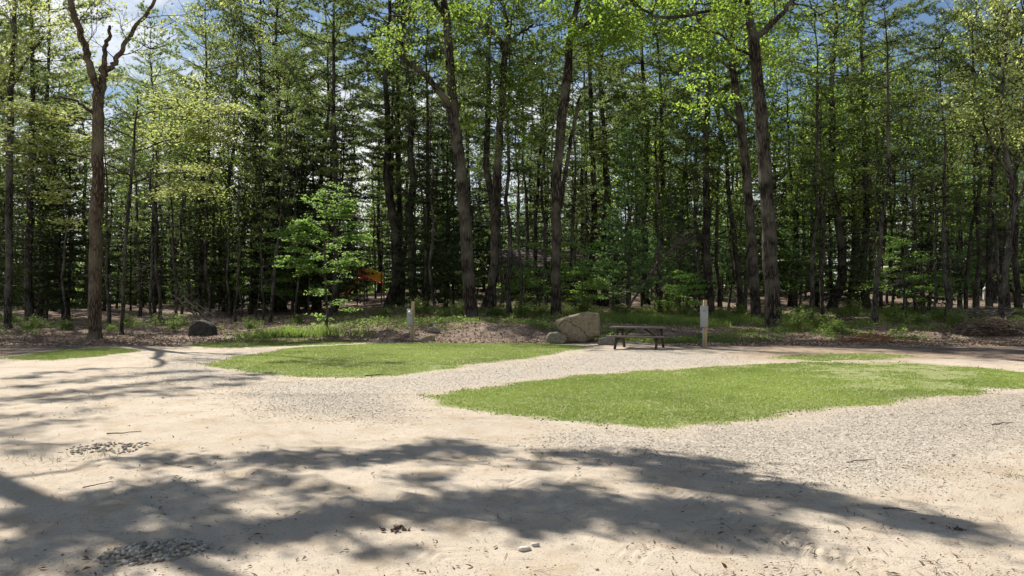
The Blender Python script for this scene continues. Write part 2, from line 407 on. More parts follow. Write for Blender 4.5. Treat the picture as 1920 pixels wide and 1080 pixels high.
# ------------------------------------------------------------------ scattered ground matter
def build_scatter():
    r = np.random.default_rng(11)
    # loose stones on the drives
    g = G0 = Geo(); edge_bits = []
    def stones(x, y, s, tint, flat=.55, g=None):
        g = g or G0
        n = len(x); z = terr(x, y) + s * .15
        base = np.array([[1, 0, 0], [0, 1, 0], [-1, 0, 0], [0, -1, 0], [0, 0, 1], [0, 0, -1]], float)
        V = base[None] * (s[:, None, None] * .5) * (.65 + .7 * r.random((n, 6, 1)))
        V[:, :, 2] *= flat
        a = r.random(n) * 2 * pi; ca, sa = np.cos(a)[:, None], np.sin(a)[:, None]
        X = V[:, :, 0] * ca - V[:, :, 1] * sa * .7; Y = V[:, :, 0] * sa + V[:, :, 1] * ca * .7
        Z = V[:, :, 2] + X * (r.random((n, 1)) - .5) * .5
        V = np.stack([X + x[:, None], Y + y[:, None], Z + z[:, None]], -1)
        f = np.array([[0, 1, 4], [1, 2, 4], [2, 3, 4], [3, 0, 4], [1, 0, 5], [2, 1, 5], [3, 2, 5], [0, 3, 5]])
        g.add(V.reshape(-1, 3), (np.arange(n)[:, None, None] * 6 + f[None]).reshape(-1, 3), np.repeat(tint, 6))
    def sample(n, x0, x1, y0, y1, PS, jit, nz=1.5):
        x = r.uniform(x0, x1, n); y = r.uniform(y0, y1, n)
        k = np.abs(x) < .75 * y + 2; x, y = x[k], y[k]
        z = zone(PS, x, y, jit, 4, 5) + 1.3 * (fbm(x * .3, y * 1.1, nz, 4) - .54) + .5 * (fbm(x, y, .5, 2) - .5) - .55 * np.exp(-((y - 9.3 + .07 * x + .3 * np.sin(x * .5)) / .22) ** 2) * (x > 1) - .55 * np.exp(-((y - 11.1 + .07 * x + .3 * np.sin(x * .5)) / .22) ** 2) * (x > 1)
        k = z > r.random(len(x)) * .8 + .1
        return x[k], y[k]
    x, y = sample(300000, -9, 14, 5.8, 13.5, GRAVEL, .5)
    stones(x, y, r.uniform(.007, .018, len(x)) * (1 + .9 * (r.random(len(x)) > .93)), r.random(len(x)), .4)
    x, y = sample(130000, -14, 22, 13.5, 28, GRAVEL, .45)
    stones(x, y, r.uniform(.012, .027, len(x)), r.random(len(x)), .4)
    # crumbs of soil along the cut edges of the lawns
    for P in LAWN[:2]:
        for i in range(len(P)):
            a, b = P[i], P[(i + 1) % len(P)]; m = int(np.linalg.norm(b - a) * 26); t = r.random(m)
            x = a[0] + (b[0] - a[0]) * t + r.normal(size=m) * .10; y = a[1] + (b[1] - a[1]) * t + r.normal(size=m) * .12
            k = fbm(x, y, .8, 3) > .47; x, y = x[k], y[k]
            if len(x): edge_bits.append((x, y))
    # sparse stones on the sand
    n = 34000; y = 4.4 + 13 * r.random(n) ** 1.3; x = (r.random(n) - .5) * 1.6 * y
    k = fbm(x, y, 1.2, 3) > r.random(n) * .9; x, y = x[k], y[k]
    stones(x, y, r.uniform(.004, .013, len(x)) * (1 + 1.6 * (r.random(len(x)) > .98)), r.random(len(x)) ** 1.5 * .8)
    o = g.obj("gravel", tint_mat("gravel_stones", [(0, (.24, .215, .18)), (.2, (.38, .34, .285)), (.6, (.52, .455, .37)), (1, (.66, .585, .49))]))
    tag(o, "loose grey and white crushed stone spread on the drives", None, None, 'stuff')
    gs = Geo()
    for x, y in edge_bits: stones(x, y, r.uniform(.012, .04, len(x)), r.random(len(x)), .7, gs)
    o = gs.obj("soil_crumbs", tint_mat("soil_crumb", [(0, (.05, .035, .025)), (1, (.20, .145, .10))]))
    tag(o, "dark crumbs of soil along the raw edges of the lawns", None, None, 'stuff')
    # rounded river stones in two patches
    for (px, py, rx, ry, n, lab) in ((290, 1036, .27, .24, 330, "heap of grey river pebbles in the shade at the front of the sand"),
                                     (200, 843, .36, .30, 150, "low scatter of grey pebbles on sunlit sand beside dry grass clumps")):
        g2 = Geo(); cx, cy = G(px, py)
        for k in range(n):
            rr = math.sqrt(r.random()); a = r.random() * 2 * pi
            x = cx + rr * rx * math.cos(a) * 1.2; y = cy + rr * ry * math.sin(a) + .25 * (x - cx)
            s = r.uniform(.013, .027)
            th = np.linspace(0, pi, 5)[:, None]; ph = np.linspace(0, 2 * pi, 9)[None, :-1]
            e = np.stack([np.sin(th) * np.cos(ph) * s, np.sin(th) * np.sin(ph) * s * .75, np.cos(th) * np.ones_like(ph) * s * .5], -1).reshape(-1, 3)
            a2 = r.random() * 6.28; R = np.array([[math.cos(a2), -math.sin(a2), 0], [math.sin(a2), math.cos(a2), 0], [0, 0, 1]])
            e = e @ R.T; e[:, 2] += e[:, 0] * r.uniform(-.5, .5)
            e += np.array([x, y, float(terr(x, y)) + .001 + .022 * (1 - rr) * r.random()])
            i = np.arange(4)[:, None] * 8; j = np.arange(8)[None]; j2 = (j + 1) % 8
            g2.add(e, np.stack([i + j, i + 8 + j, i + 8 + j2, i + j2], -1).reshape(-1, 4), np.full(40, r.random()))
        o = g2.obj("pebbles", tint_mat("pebble_stone", [(0, (.17, .155, .135)), (.5, (.31, .285, .245)), (1, (.5, .46, .40))], .7), None, True)
        tag(o, lab, None, None, 'stuff')
    # bits of bark, leaf and clod on the sand
    g3 = Geo(); n = 16000
    y = 4.4 + 16 * r.random(n) ** 1.5; x = (r.random(n) - .5) * 1.7 * y
    k = (fbm(x + 5, y, 1.1, 4) > .42 + .25 * r.random(n)) & (zone(LAWN, x, y, .05, 1) < .5); x, y = x[k], y[k]
    C = np.stack([x, y, terr(x, y) + .008], -1)
    leaves(g3, C, .016 * (.6 + r.random(len(C)) ** 4 * 3.2), r, .75, .3)
    n = 2600; y = 4.4 + 9 * r.random(n) ** 1.3; x = (r.random(n) - .5) * 1.6 * y
    k = fbm(x + 9, y, 1.6, 3) + .25 * sm(.2, .6, x / y) > .40 + .3 * r.random(n); x, y = x[k], y[k]; a = r.random(len(x)) * 2 * pi; l = r.uniform(.02, .075, len(x)); w = .0022
    ca, sa = np.cos(a), np.sin(a); z = terr(x, y) + .006
    V = np.stack([np.stack([x - ca * l - sa * w, y - sa * l + ca * w, z], -1), np.stack([x - ca * l + sa * w, y - sa * l - ca * w, z], -1), np.stack([x + ca * l + sa * w, y + sa * l - ca * w, z + .006], -1), np.stack([x + ca * l - sa * w, y + sa * l + ca * w, z + .006], -1)], 1)
    g3.add(V.reshape(-1, 3), np.arange(4 * len(x)).reshape(-1, 4), np.repeat(r.random(len(x)) * .8, 4))
    n = 60000; y = 27 + 24 * r.random(n); x = (r.random(n) - .5) * 1.5 * y
    k = forest_mask(x, y) > .6; x, y = x[k], y[k]
    leaves(g3, np.stack([x, y, terr(x, y) + .015], -1), .085, r, .6, .6, .25 + .75 * r.random(len(x)))
    o = g3.obj("leaf_litter", tint_mat("dead_leaves", [(0, (.07, .048, .033)), (.5, (.18, .125, .088)), (1, (.40, .30, .23))]))
    tag(o, "brown dead leaves and bark crumbs strewn over sand and wood floor", None, None, 'stuff')
    # clumps of dry grass and straw by the left pebbles
    g5 = Geo()
    for (px, py, n, s) in ((40, 862, 60, .25), (150, 866, 60, .2), (1905, 898, 30, .08)):
        cx, cy = G(px, py); P = np.stack([cx + r.normal(size=n) * s, cy + r.normal(size=n) * s * .8, np.zeros(n)], -1)
        P[:, 2] = terr(P[:, 0], P[:, 1])
        needles(g5, P, np.tile([[.3, 0, .1]], (n, 1)), r, 2, .07, .006, .1, 1.0)
    o = g5.obj("dry_grass", tint_mat("straw", [(0, (.25, .19, .10)), (.6, (.42, .33, .19)), (1, (.30, .32, .12))]))
    tag(o, "thin wisps of dry straw on the sand by the left pebbles", None, None, 'stuff')
build_scatter()

def build_lawn():
    r = np.random.default_rng(21)
    labs = ["sunny new lawn strip behind the boulder drive, dappled on its left", "large bright new lawn patch in the middle right of the clearing",
            "thin worn band of grass behind the large lawn", "small shaded lawn patch in front of the forked tree", "narrow lawn strip below the dark thicket"]
    gm = leaf_mat("lawn_blades", (.205, .275, .068), (.31, .36, .11), (.38, .48, .11), .28)
    for P, lab, n in zip(LAWN, labs, (150000, 330000, 14000, 30000, 30000)):
        (x0, y0), (x1, y1) = P.min(0) - .3, P.max(0) + .3
        x = r.uniform(x0, x1, n); y = r.uniform(y0, y1, n)
        q = zone([P], x + .5 * (fbm(x, y, .6, 3) - .5), y + .8 * (fbm(x + 4, y, .6, 3) - .5), .10, 3, 9)
        px = 960 + x / y * F
        thin = .08 + .75 * sm(1420, 1700, px) * (1 - .75 * sm(1740, 1860, px)) * sm(11.5, 14, y) + .40 * sm(15, 17.5, y) * sm(1100, 1300, px)
        if P is LAWN[2]: thin = thin * 0 + .5
        dn = fbm(x, y, .9, 4)
        k = (q > r.random(n)) & (.6 * dn + .4 * fbm(x + 7, y, .22, 3) + .30 * r.random(n) - thin * .36 > .385); x, y, dn = x[k], y[k], dn[k]
        n = len(x); z = terr(x, y)
        h = r.uniform(.010, .026, n) * (.7 + .8 * fbm(x, y, .35, 2)); a = r.random(n) * 2 * pi
        w = .006 * (1 + y / 16)
        dx, dy = np.cos(a) * w, np.sin(a) * w
        V = np.stack([np.stack([x - dx, y - dy, z - .005], -1), np.stack([x + dx, y + dy, z - .005], -1),
                      np.stack([x + r.normal(size=n) * .02, y + r.normal(size=n) * .02, z + h], -1)], 1)
        g = Geo(); g.add(V.reshape(-1, 3), np.arange(3 * n).reshape(-1, 3), np.repeat(np.clip(.5 + 1.6 * (fbm(x, y, 2.2, 3) - .5) + .25 * (r.random(n) - .5), 0, 1), 3))
        o = g.obj("lawn_grass", gm); tag(o, lab, None, None, 'stuff')
build_lawn()

# ------------------------------------------------------------------ tree builders
def gen_pine(seed, H, cb, R, r0, dens=1.0, droop=0.0, NL=.17, NW=.024, dead=24, step=.62, fl=.8, per=8, sp=.17, s0=.22, lbk=.24, irr=0.0):
    r = np.random.default_rng(seed); T, C = Geo(), Geo()
    n = 14; zz = np.linspace(0, H, n); wand = np.cumsum(r.normal(size=(n, 2)) * H * .0050, 0); wand[0] = 0
    ax = np.stack([wand[:, 0], wand[:, 1], zz], -1)
    zt = np.array([0, .03, .15, .5, .8, 1]); rt = np.array([1.35, 1.05, .95, .62, .3, .06]) * r0
    zz2 = np.concatenate([[-.4], [0], [.25], zz[1:]])
    P = np.stack([np.interp(zz2, zz, ax[:, 0]), np.interp(zz2, zz, ax[:, 1]), zz2], -1)
    tube(T, P, np.interp(zz2 / H, zt, rt), 9, .12, r)
    A = lambda z: np.array([np.interp(z, zz, ax[:, 0]), np.interp(z, zz, ax[:, 1]), z])
    for k in range(dead):
        z = r.uniform(.10 * H, cb + .1 * H); L = r.uniform(.4, 1.7) * (.5 + R / 6); a = r.random() * 2 * pi
        d = np.array([math.cos(a), math.sin(a), r.uniform(-.35, .2)])
        p0 = A(z); tt = np.linspace(0, 1, 4)[:, None]
        pp = p0 + d * L * tt + np.array([0, 0, -.18]) * L * tt ** 2 + r.normal(size=(4, 3)) * .04
        tube(T, pp, np.linspace(.022, .006, 4), 4)
        for q in range(2):
            s = pp[1 + q]; e = s + nrm(d + r.normal(size=3) * .5) * L * .4
            tube(T, [s, (s + e) / 2 + r.normal(size=3) * .03, e], [.009, .007, .004], 3)
    TP, TD, TT = [], [], []
    z = cb
    while z < H * .985:
        t = (z - cb) / (H - cb)
        Lm = R * (1 - t) ** .75 * (.5 + .5 * min(1, (t + .12) / .28)) + .25
        nb = 3 + int(r.random() * 3); a0 = r.random() * 6.28
        if irr: Lm = R * (.35 + .65 * math.sin(pi * min(1, .12 + .95 * (1 - t)))) * r.uniform(1 - irr, 1.1) * (1 if t < .93 else .45)
        for b in range(nb):
            if r.random() > fl: continue
            a = a0 + b * 2 * pi / nb + r.normal() * .3; L = Lm * r.uniform(.5, 1.15)
            el = (-.05 + .55 * t + r.normal() * .08) - droop
            d = np.array([math.cos(a) * math.cos(el), math.sin(a) * math.cos(el), math.sin(el)])
            tt = np.linspace(0, 1, 6)[:, None]
            pp = A(z) + d * L * tt + np.array([0, 0, 1]) * L * (.18 - droop * .5) * tt ** 2 + r.normal(size=(6, 3)) * .03 * L * tt
            tube(T, pp, np.linspace(.012 + .009 * L, .006, 6), 4)
            side = np.array([-math.sin(a), math.cos(a), 0.0])
            nbl = max(3, int((L * 5.0 if not irr else 4 + L * 3.2) * dens)); bt = r.random() * .5 + .25
            for q in range(nbl):
                s = s0 + (1 - s0) * (q + r.random()) / nbl
                b0 = np.array([np.interp(s, tt[:, 0], pp[:, i]) for i in range(3)])
                sg = 1 if q % 2 else -1
                dd = nrm(d * .75 + side * sg * r.uniform(.5, 1.0) + np.array([0, 0, r.uniform(-.1, .22) - droop * .4]))
                lb = (lbk * L * (1.15 - s) + .22) * r.uniform(.7, 1.2); m = max(2, int(lb / sp))
                u = (np.arange(m) + r.random(m)) / m
                TP.append(b0 + dd * lb * u[:, None] + r.normal(size=(m, 3)) * .035); TD.append(np.tile(dd, (m, 1)))
                TT.append(np.full(m, bt) + .25 * u)
        z += step * r.uniform(.75, 1.25)
    P = np.concatenate(TP); Dd = np.concatenate(TD)
    needles(C, P, Dd, r, per, NL, NW, .22 - droop * .3, .8, np.concatenate(TT))
    return T, C

def limb_grow(T, LP, r, p, d, L, rad, lvl, maxl, cf):
    n = 5; pts = [p]; dd = d
    for k in range(n):
        dd = nrm(dd + r.normal(size=3) * cf['bend'] + np.array([0, 0, cf['up']])); pts.append(pts[-1] + dd * L / n)
    pts = np.array(pts)
    tube(T, pts, np.linspace(rad, rad * .45 if lvl < maxl else .004, n + 1), 6 if lvl < 2 else 4 if lvl < maxl else 3)
    if lvl >= maxl:
        m = cf['lpt']
        u = r.random(m) ** .8; idx = u * n; i = np.minimum(idx.astype(int), n - 1); fr = (idx - i)[:, None]
        c = pts[i] * (1 - fr) + pts[i + 1] * fr
        LP.append((c + r.normal(size=(m, 3)) * cf['sig'] * np.array([1, 1, cf['zs']]), np.full(m, r.random())))
        return
    nc = cf['nc'][lvl]
    for k in range(nc):
        s = r.uniform(.3, 1.0) if k else 1.0
        i = min(int(s * n), n - 1); b = pts[i] + (pts[i + 1] - pts[i]) * (s * n - i)
        ddir = nrm(pts[i + 1] - pts[i])
        o = nrm(np.cross(ddir, r.normal(size=3))); ang = r.uniform(.35, .95) * cf.get('open', 1)
        nd = nrm(ddir * math.cos(ang) + o * math.sin(ang)); nd[2] *= cf.get('zf', 1)
        limb_grow(T, LP, r, b, nrm(nd), L * r.uniform(.45, .72), rad * .5, lvl + 1, maxl, cf)

CF = dict(bend=.13, up=.06, lpt=16, sig=.20, zs=.7, nc=[5, 4, 3])
def gen_leafy(seed, H, r0, cb, cf, size=.13, nl=12, spread=.55, flat=.45, lean=.0, llen=.28):
    r = np.random.default_rng(seed); T, C, LP = Geo(), Geo(), []
    n = 12; zz = np.linspace(0, H * .9, n); wd = np.cumsum(r.normal(size=(n, 2)) * H * .007, 0); wd[0] = 0
    wd += np.outer(zz, [lean, lean * .3])
    zz2 = np.concatenate([[-.4, 0, .25], zz[1:]])
    P = np.stack([np.interp(zz2, zz, wd[:, 0]), np.interp(zz2, zz, wd[:, 1]), zz2], -1)
    tube(T, P, np.interp(zz2 / H, [0, .03, .2, .6, .9], np.array([1.4, 1.05, .9, .55, .15]) * r0), 9, .12, r)
    for k in range(nl):
        t = (k + r.random()) / nl; z = cb + (H * .9 - cb) * t
        p = np.array([np.interp(z, zz, wd[:, 0]), np.interp(z, zz, wd[:, 1]), z])
        a = k * 2.4 + r.normal() * .4; e = spread * (.4 + t) + r.normal() * .1
        d = np.array([math.cos(a) * math.cos(e), math.sin(a) * math.cos(e), math.sin(e)])
        limb_grow(T, LP, r, p, d, H * llen * (1.1 - .55 * t) * r.uniform(.7, 1.1), r0 * .32 * (1.1 - t * .6), 1, 3 if cf.get('deep', True) else 2, cf)
    c = np.concatenate([a for a, _ in LP]); t = np.concatenate([b for _, b in LP])
    leaves(C, c, size, r, flat, .62, np.clip(t * .6 + .4 * r.random(len(t)), 0, 1))
    return T, C

def make_tree(name, T, C, bark, leaf, loc=(0, 0, 0), rz=0):
    e = empty(name, loc, rz)
    t = T.obj("trunk", bark, e, True)
    ch = [t]
    if C is not None and C.n: ch.append(C.obj("crown", leaf, e))
    CH[e.name] = ch
    return e

FAC = {}
def proto(kind, name, maker, bark, leaf): FAC.setdefault(kind, []).append([name, maker, bark, leaf, None])
for s, H, cb, R, dn in ((1, 25, 8.0, 4.6, 1), (2, 24, 5.5, 4.0, 1), (3, 26, 9.5, 5.0, 1), (4, 23, 4.5, 3.8, 1), (5, 25, 7.0, 4.6, 1.0), (6, 22, 10, 4.4, 1), (7, 26, 6.5, 4.2, 1)):
    proto('pine', 'pine_tree', (lambda s=s, H=H, cb=cb, R=R, dn=dn: gen_pine(s, H, cb, R, .20, dn, dead=50, NL=.17, NW=.034, per=15, sp=.14, fl=.8, step=.95, s0=.42, lbk=.46, irr=.5)), 'bark_pine', 'pine' if s % 2 else 'pine_pale')
for s, H, cb, R in ((31, 16, 6.0, 2.2), (32, 14, 4.5, 1.9), (33, 18, 7, 2.5)):
    proto('thin_pine', 'thin_pine_tree', (lambda s=s, H=H, cb=cb, R=R: gen_pine(s, H, cb, R, .085, .9, dead=30, step=.7, NL=.18, NW=.036, s0=.3, lbk=.4, irr=.45)), 'bark_thin', 'pine')
for s, H, R in ((41, 11, 2.7), (42, 9, 2.3), (43, 14, 3.0)):
    proto('hemlock', 'hemlock_tree', (lambda s=s, H=H, R=R: gen_pine(s, H, H * .08, R, .11, 1.1, .18, .12, .06, 6, .36, .9, 8, .12)), 'bark_pine', 'hemlock')
for s, H, R in ((51, 9.5, 1.7), (52, 6, 1.3)):
    proto('young_pine', 'young_pine_tree', (lambda s=s, H=H, R=R: gen_pine(s, H, H * .12, R, .07, 1.1, -.12, .15, .05, 4, .38, .95, 9, .13)), 'bark_thin', 'young_pine')
cfy = dict(CF, lpt=20, sig=.26, zs=.55, nc=[5, 5, 4], up=.09)
for s, H, cb, lf in ((61, 21, 8, 'yellow'), (62, 19, 6, 'yellow'), (63, 22, 9, 'green'), (64, 18, 6, 'green')):
    proto('yellow' if lf == 'yellow' else 'leafy', 'leafy_tree', (lambda s=s, H=H, cb=cb: gen_leafy(s, H, .17, cb, cfy, .13, 13, .75, .4)), 'bark_thin', lf)
for s, H, cb in ((66, 17, 4.5), (67, 14, 3.5)):
    proto('bright', 'leafy_tree', (lambda s=s, H=H, cb=cb: gen_leafy(s, H, .12, cb, dict(cfy, lpt=16, sig=.3), .15, 13, .6, .45)), 'bark_thin', 'oak')
cfp = dict(CF, lpt=14, sig=.2, nc=[4, 4, 3], deep=False)
for s, H, cb in ((71, 13, 6), (72, 15, 8), (73, 11, 4)):
    proto('pole', 'slender_tree', (lambda s=s, H=H, cb=cb: gen_leafy(s, H, .07, cb, cfp, .13, 14, .5, .4, .01, .2)), 'bark_thin', 'green')
cfm = dict(CF, bend=.08, up=-.01, zf=.25, lpt=22, sig=.17, zs=.22, nc=[5, 6, 4], deep=False)
for s, H in ((81, 5.0), (82, 3.6), (83, 2.6)):
    proto('sapling', 'sapling', (lambda s=s, H=H: gen_leafy(s, H, .035 * H / 4, H * .22, cfm, .12, 15, .25, .75, .01, .36)), 'bark_thin', 'maple')
for s, H in ((86, 8.0), (87, 6.5)):
    proto('understory', 'understory_tree', (lambda s=s, H=H: gen_leafy(s, H, .06, H * .12, dict(cfm, lpt=24, sig=.24, zs=.4), .17, 20, .45, .6, .01, .34)), 'bark_thin', 'under2')
cfb = dict(CF, bend=.15, up=.02, lpt=22, sig=.12, zs=.8, nc=[3, 5, 3], deep=False)
def gen_bush(seed, H):
    r = np.random.default_rng(seed); T, C, LP = Geo(), Geo(), []
    for k in range(9):
        a = k * 2.4; e = r.uniform(.5, 1.3)
        limb_grow(T, LP, r, np.array([math.cos(a) * .06, math.sin(a) * .06, -.05]), np.array([math.cos(a) * math.cos(e), math.sin(a) * math.cos(e), math.sin(e)]), H * r.uniform(.6, 1), .012, 1, 2, cfb)
    c = np.concatenate([a for a, _ in LP]); t = np.concatenate([b for _, b in LP]); c[:, 2] = np.abs(c[:, 2])
    leaves(C, c, .11, r, .55, .6, np.clip(t * .6 + .4 * r.random(len(t)), 0, 1)); return T, C
for s, H in ((91, 1.0), (92, .75)):
    proto('bush', 'bush', (lambda s=s, H=H: gen_bush(s, H)), 'twig', 'under')

TREES = []      # for the labels: (object, kind, px, depth, width class)
RP = np.random.default_rng(77)
def plant(kind, x, y, scl=1.0, sz=None, rz=None, variant=None, label=None, group=None, note=True, tilt=0.0):
    L = FAC[kind]; v = (RP.integers(len(L)) if variant is None else variant)
    rec = L[v]
    rz = RP.random() * 6.28 if rz is None else rz
    sz = scl if sz is None else sz
    loc = (x, y, float(terr(x, y)) - .03)
    if rec[4] is None:
        T, C = rec[1](); o = make_tree(rec[0], T, C, M[rec[2]], M[rec[3]], loc, rz); rec[4] = o; o.scale = (scl, scl, sz)
    else:
        o = copy_tree(rec[4], loc, rz, (scl, scl, sz))
        for k in ('label', 'category', 'group'):
            if k in o: del o[k]
    o.rotation_euler = (RP.normal() * .022, RP.normal() * .022, rz)
    TREES.append([o, kind, 960 + x / y * F, y, scl, label, group])
    return o

# ------------------------------------------------------------------ trees drawn one by one
def px_tree(name, d, limbs, bark, leaf, cf, seed, label, cat='tree', size=.13, flat=.45, twigs=(), tw_len=2.0, tw_rad=.03, tip=.5, wob=.25, sides=10, rough=.14, extra=None):
    """limbs: polylines [(px, py, width px, depth offset)], first one is the trunk; twigs: (limb, from, to, count)"""
    r = np.random.default_rng(seed); T, C, LP = Geo(), Geo(), []
    base = W(limbs[0][0][0], limbs[0][0][1], d); base[2] = float(terr(base[0], base[1]))
    LN = []
    for k, lb in enumerate(limbs):
        P = np.array([W(a, b, d + q) for a, b, w, q in lb]) - base; R = np.array([.9 * w / F * (d + q) / 2 for a, b, w, q in lb])
        s = np.linspace(0, 1, len(lb)); m = max(8, len(lb) * 4); u = np.linspace(0, 1, m)
        Q = np.stack([np.interp(u, s, P[:, i]) for i in range(3)], -1); rr = np.interp(u, s, R)
        for _ in range(2): Q[1:-1] = .25 * Q[:-2] + .5 * Q[1:-1] + .25 * Q[2:]
        Q[1:-1] += r.normal(size=(m - 2, 3)) * np.array([.02, .02, 0]) * (2 if k else 1)
        if k == 0:
            Q[0, 2] = 0; Q = np.concatenate([[Q[0] - np.array([0, 0, .4])], Q[:1], Q[:1] + (Q[1:2] - Q[:1]) * .25, Q[1:]]); rr = np.concatenate([[rr[0] * 1.6], [rr[0] * 1.35], [rr[0] * 1.08], rr[1:]  if len(rr) > 1 else []])
            if len(rr) < len(Q): rr = np.concatenate([rr[:3], np.interp(np.linspace(0, 1, len(Q) - 3), np.linspace(0, 1, len(rr) - 3), rr[3:])])
        tube(T, Q, rr, sides if k == 0 else 7, rough, r); LN.append((Q, rr))
    for (k, a, b, cnt, L) in twigs:
        Q, rr = LN[k]; m = len(Q)
        for q in range(cnt):
            s = a + (b - a) * (q + r.random()) / cnt; f = s * (m - 1); i = min(int(f), m - 2)
            p = Q[i] + (Q[i + 1] - Q[i]) * (f - i); dr = nrm(Q[i + 1] - Q[i]); o = nrm(np.cross(dr, r.normal(size=3)))
            ang = r.uniform(.6, 1.3); nd = nrm(dr * math.cos(ang) + o * math.sin(ang))
            limb_grow(T, LP, r, p, nd, L * r.uniform(.6, 1.1), tw_rad * r.uniform(.6, 1.2), 1, 3 if cf.get('deep', True) else 2, cf)
    if extra is not None: extra(T, LP, r, LN, base)
    C2 = None
    if LP:
        c = np.concatenate([a for a, _ in LP]); t = np.concatenate([b for _, b in LP])
        if len(c): leaves(C, c, size, r, flat, .62, np.clip(t * .6 + .4 * r.random(len(t)), 0, 1)); C2 = C
    e = make_tree(name, T, C2, bark, leaf, tuple(base)); tag(e, label, cat)
    HANDS.append((limbs[0][0][0], d)); return e
HANDS = []

# clumps of foliage wanted at world points: each is joined to the nearest wood already there
def clump_growth(T, LP, r, nodes, pts, rad, npl, sig):
    nodes = [np.array(n) for n in nodes]; cr = [rad] * len(nodes)
    order = sorted(range(len(pts)), key=lambda i: min(np.linalg.norm(pts[i] - n) for n in nodes))
    for i in order:
        p = pts[i]; N = np.array(nodes); dist = np.linalg.norm(N - p, axis=1); j = int(np.argmin(dist)); s = nodes[j]; L = dist[j]
        m = 5; t = np.linspace(0, 1, m)[:, None]
        pp = s + (p - s) * t + r.normal(size=(m, 3)) * .06 * L * np.sin(t * pi) + np.array([0, 0, -.08 * L]) * np.sin(t * pi)
        r0 = max(.012, cr[j] * .72)
        tube(T, pp, np.linspace(r0, max(.010, r0 * .65), m), 5)
        for q in range(1, m): nodes.append(pp[q]); cr.append(max(.012, r0 * (1 - .35 * q / m)))
        for k in range(7):
            e = p + r.normal(size=3) * sig * np.array([1.1, 1.1, .6]); tube(T, [p, (p + e) / 2, e], [.010, .007, .004], 3)
        n = int(npl * r.uniform(.6, 1.3))
        LP.append((p + r.normal(size=(n, 3)) * sig * np.array([1, 1, .55]), np.full(n, r.random())))

def shade_pts(pix, zlo, zhi, r):
    out = []
    for (a, b) in pix:
        x, y = G(a, b); z = r.uniform(zlo, zhi); t = z / SUN[2]
        out.append(np.array([x, y, 0]) + SUN * t)
    return out

SH_A = [p for p in [(1500,930),(1550,948),(1620,958),(1700,968),(1770,985),(1830,1000),(1480,925),(1340,893),(1400,902),(1450,915),(1280,888),(1210,878),(1240,905),(1330,912),(1400,925),
 (1050,850),(1120,848),(1200,852),(1300,866),(1350,872),(850,830),(780,845),(700,856),(900,848),(850,866),(950,860),(1010,872),(600,850),(540,856),(480,862),(560,874),(650,868),(380,872),(310,870),(260,862),
 (1000,930),(1060,922),(950,943),(900,950),(1100,938),(860,962),(820,975),(1000,990),(1050,1008),(1110,1010),(700,955),(640,965),(580,980),(520,992),(460,1000),(400,1006),(340,1000),(760,950),
 (150,950),(80,962),(20,972),(200,932),(260,920),(320,918),(500,902),(420,932),(580,925),(650,903),(720,900),(800,905),(1180,955),(1290,948),(1240,985),(1400,955),(1400,1040),(1340,1030),(1450,1010),(1500,985),(1560,1010),
 (100,1022),(30,1040),(200,1062),(20,1065),(120,985),(230,975),(300,965),(380,960),(1180,1035),(700,1040),(560,1050)] if p not in ((1340,1030),(1450,1010),(1500,985),(1560,1010),(1400,1040),(1180,1035),(1050,1008),(1110,1010),(560,1050),(650,903),(720,900),(950,860))]
SH_K = [(1540,942),(1590,955),(1660,962),(1730,978),(1480,938),(1420,928),(1370,915),(1300,900),(1250,893),(1360,900),(1450,930),(1180,868),(1120,862),(1260,872),(1240,862),(1300,958),(1340,965),(1420,990),(1380,1000),(1440,1005),(1350,1012),(1200,990),(1260,978),(1160,958),(820,838),(870,842),(760,850),(730,862),(680,868),(560,862),(500,866),(1020,940),(960,952),(1080,948),(900,962),(1010,972),(1060,985),(860,948),(660,972),(600,985),(550,990),(500,1000),(440,1004),(380,1004),(720,958),(110,962),(90,1005),(230,952),(280,945),(340,935),(1290,962),(1330,975),(1200,970)]
SH_B = [(30,780),(70,800),(20,830),(60,850),(10,812),(110,790),(100,840),(-60,800),(-50,850),(-20,760),(160,770)]
SH_C = [(x + dx, y) for (x, y) in [(20,745),(80,738),(140,732),(200,726),(260,720),(320,714),(380,708),(440,712),(100,750),(180,742),(260,735),(340,728),(420,722),(40,725),(120,715),(200,708),(280,702),(350,698),(470,704),(300,742),(30,708),(90,700),(160,694)] for dx in (0, 25)] + [(520, 682), (560, 680), (610, 684), (650, 686), (690, 681), (740, 680), (640, 678)]

def shade_tree():
    r = np.random.default_rng(5); T, C, LP = Geo(), Geo(), []
    base = np.array([-12.0, 14.8, float(terr(-12.0, 14.8))])
    tr = np.array([[0, 0, -.4], [0, 0, 0], [.05, 0, .4], [.15, -.1, 3.5], [.4, -.2, 6.5], [1.0, -.2, 9], [1.9, -.2, 11.5], [2.6, 0, 14.5]])
    tube(T, tr, [.5, .42, .34, .30, .26, .21, .15, .08], 10, .1, r)
    pts = [p - base for p in shade_pts(SH_A + SH_K, 8.6, 11.5, r)]
    nodes = [tr[4], tr[5], tr[6], tr[7], (tr[5] + tr[6]) / 2]
    clump_growth(T, LP, r, nodes, pts, .06, 105, .17)
    c = np.concatenate([a for a, _ in LP]); t = np.concatenate([b for _, b in LP])
    leaves(C, c, .13, r, .45, .65, t * .6 + .4 * r.random(len(t)))
    e = make_tree("oak_tree", T, C, M['bark_oak'], M['green'], tuple(base))
    tag(e, "tall spreading leafy tree just beyond the left side, shading the front sand", "tree")
shade_tree()

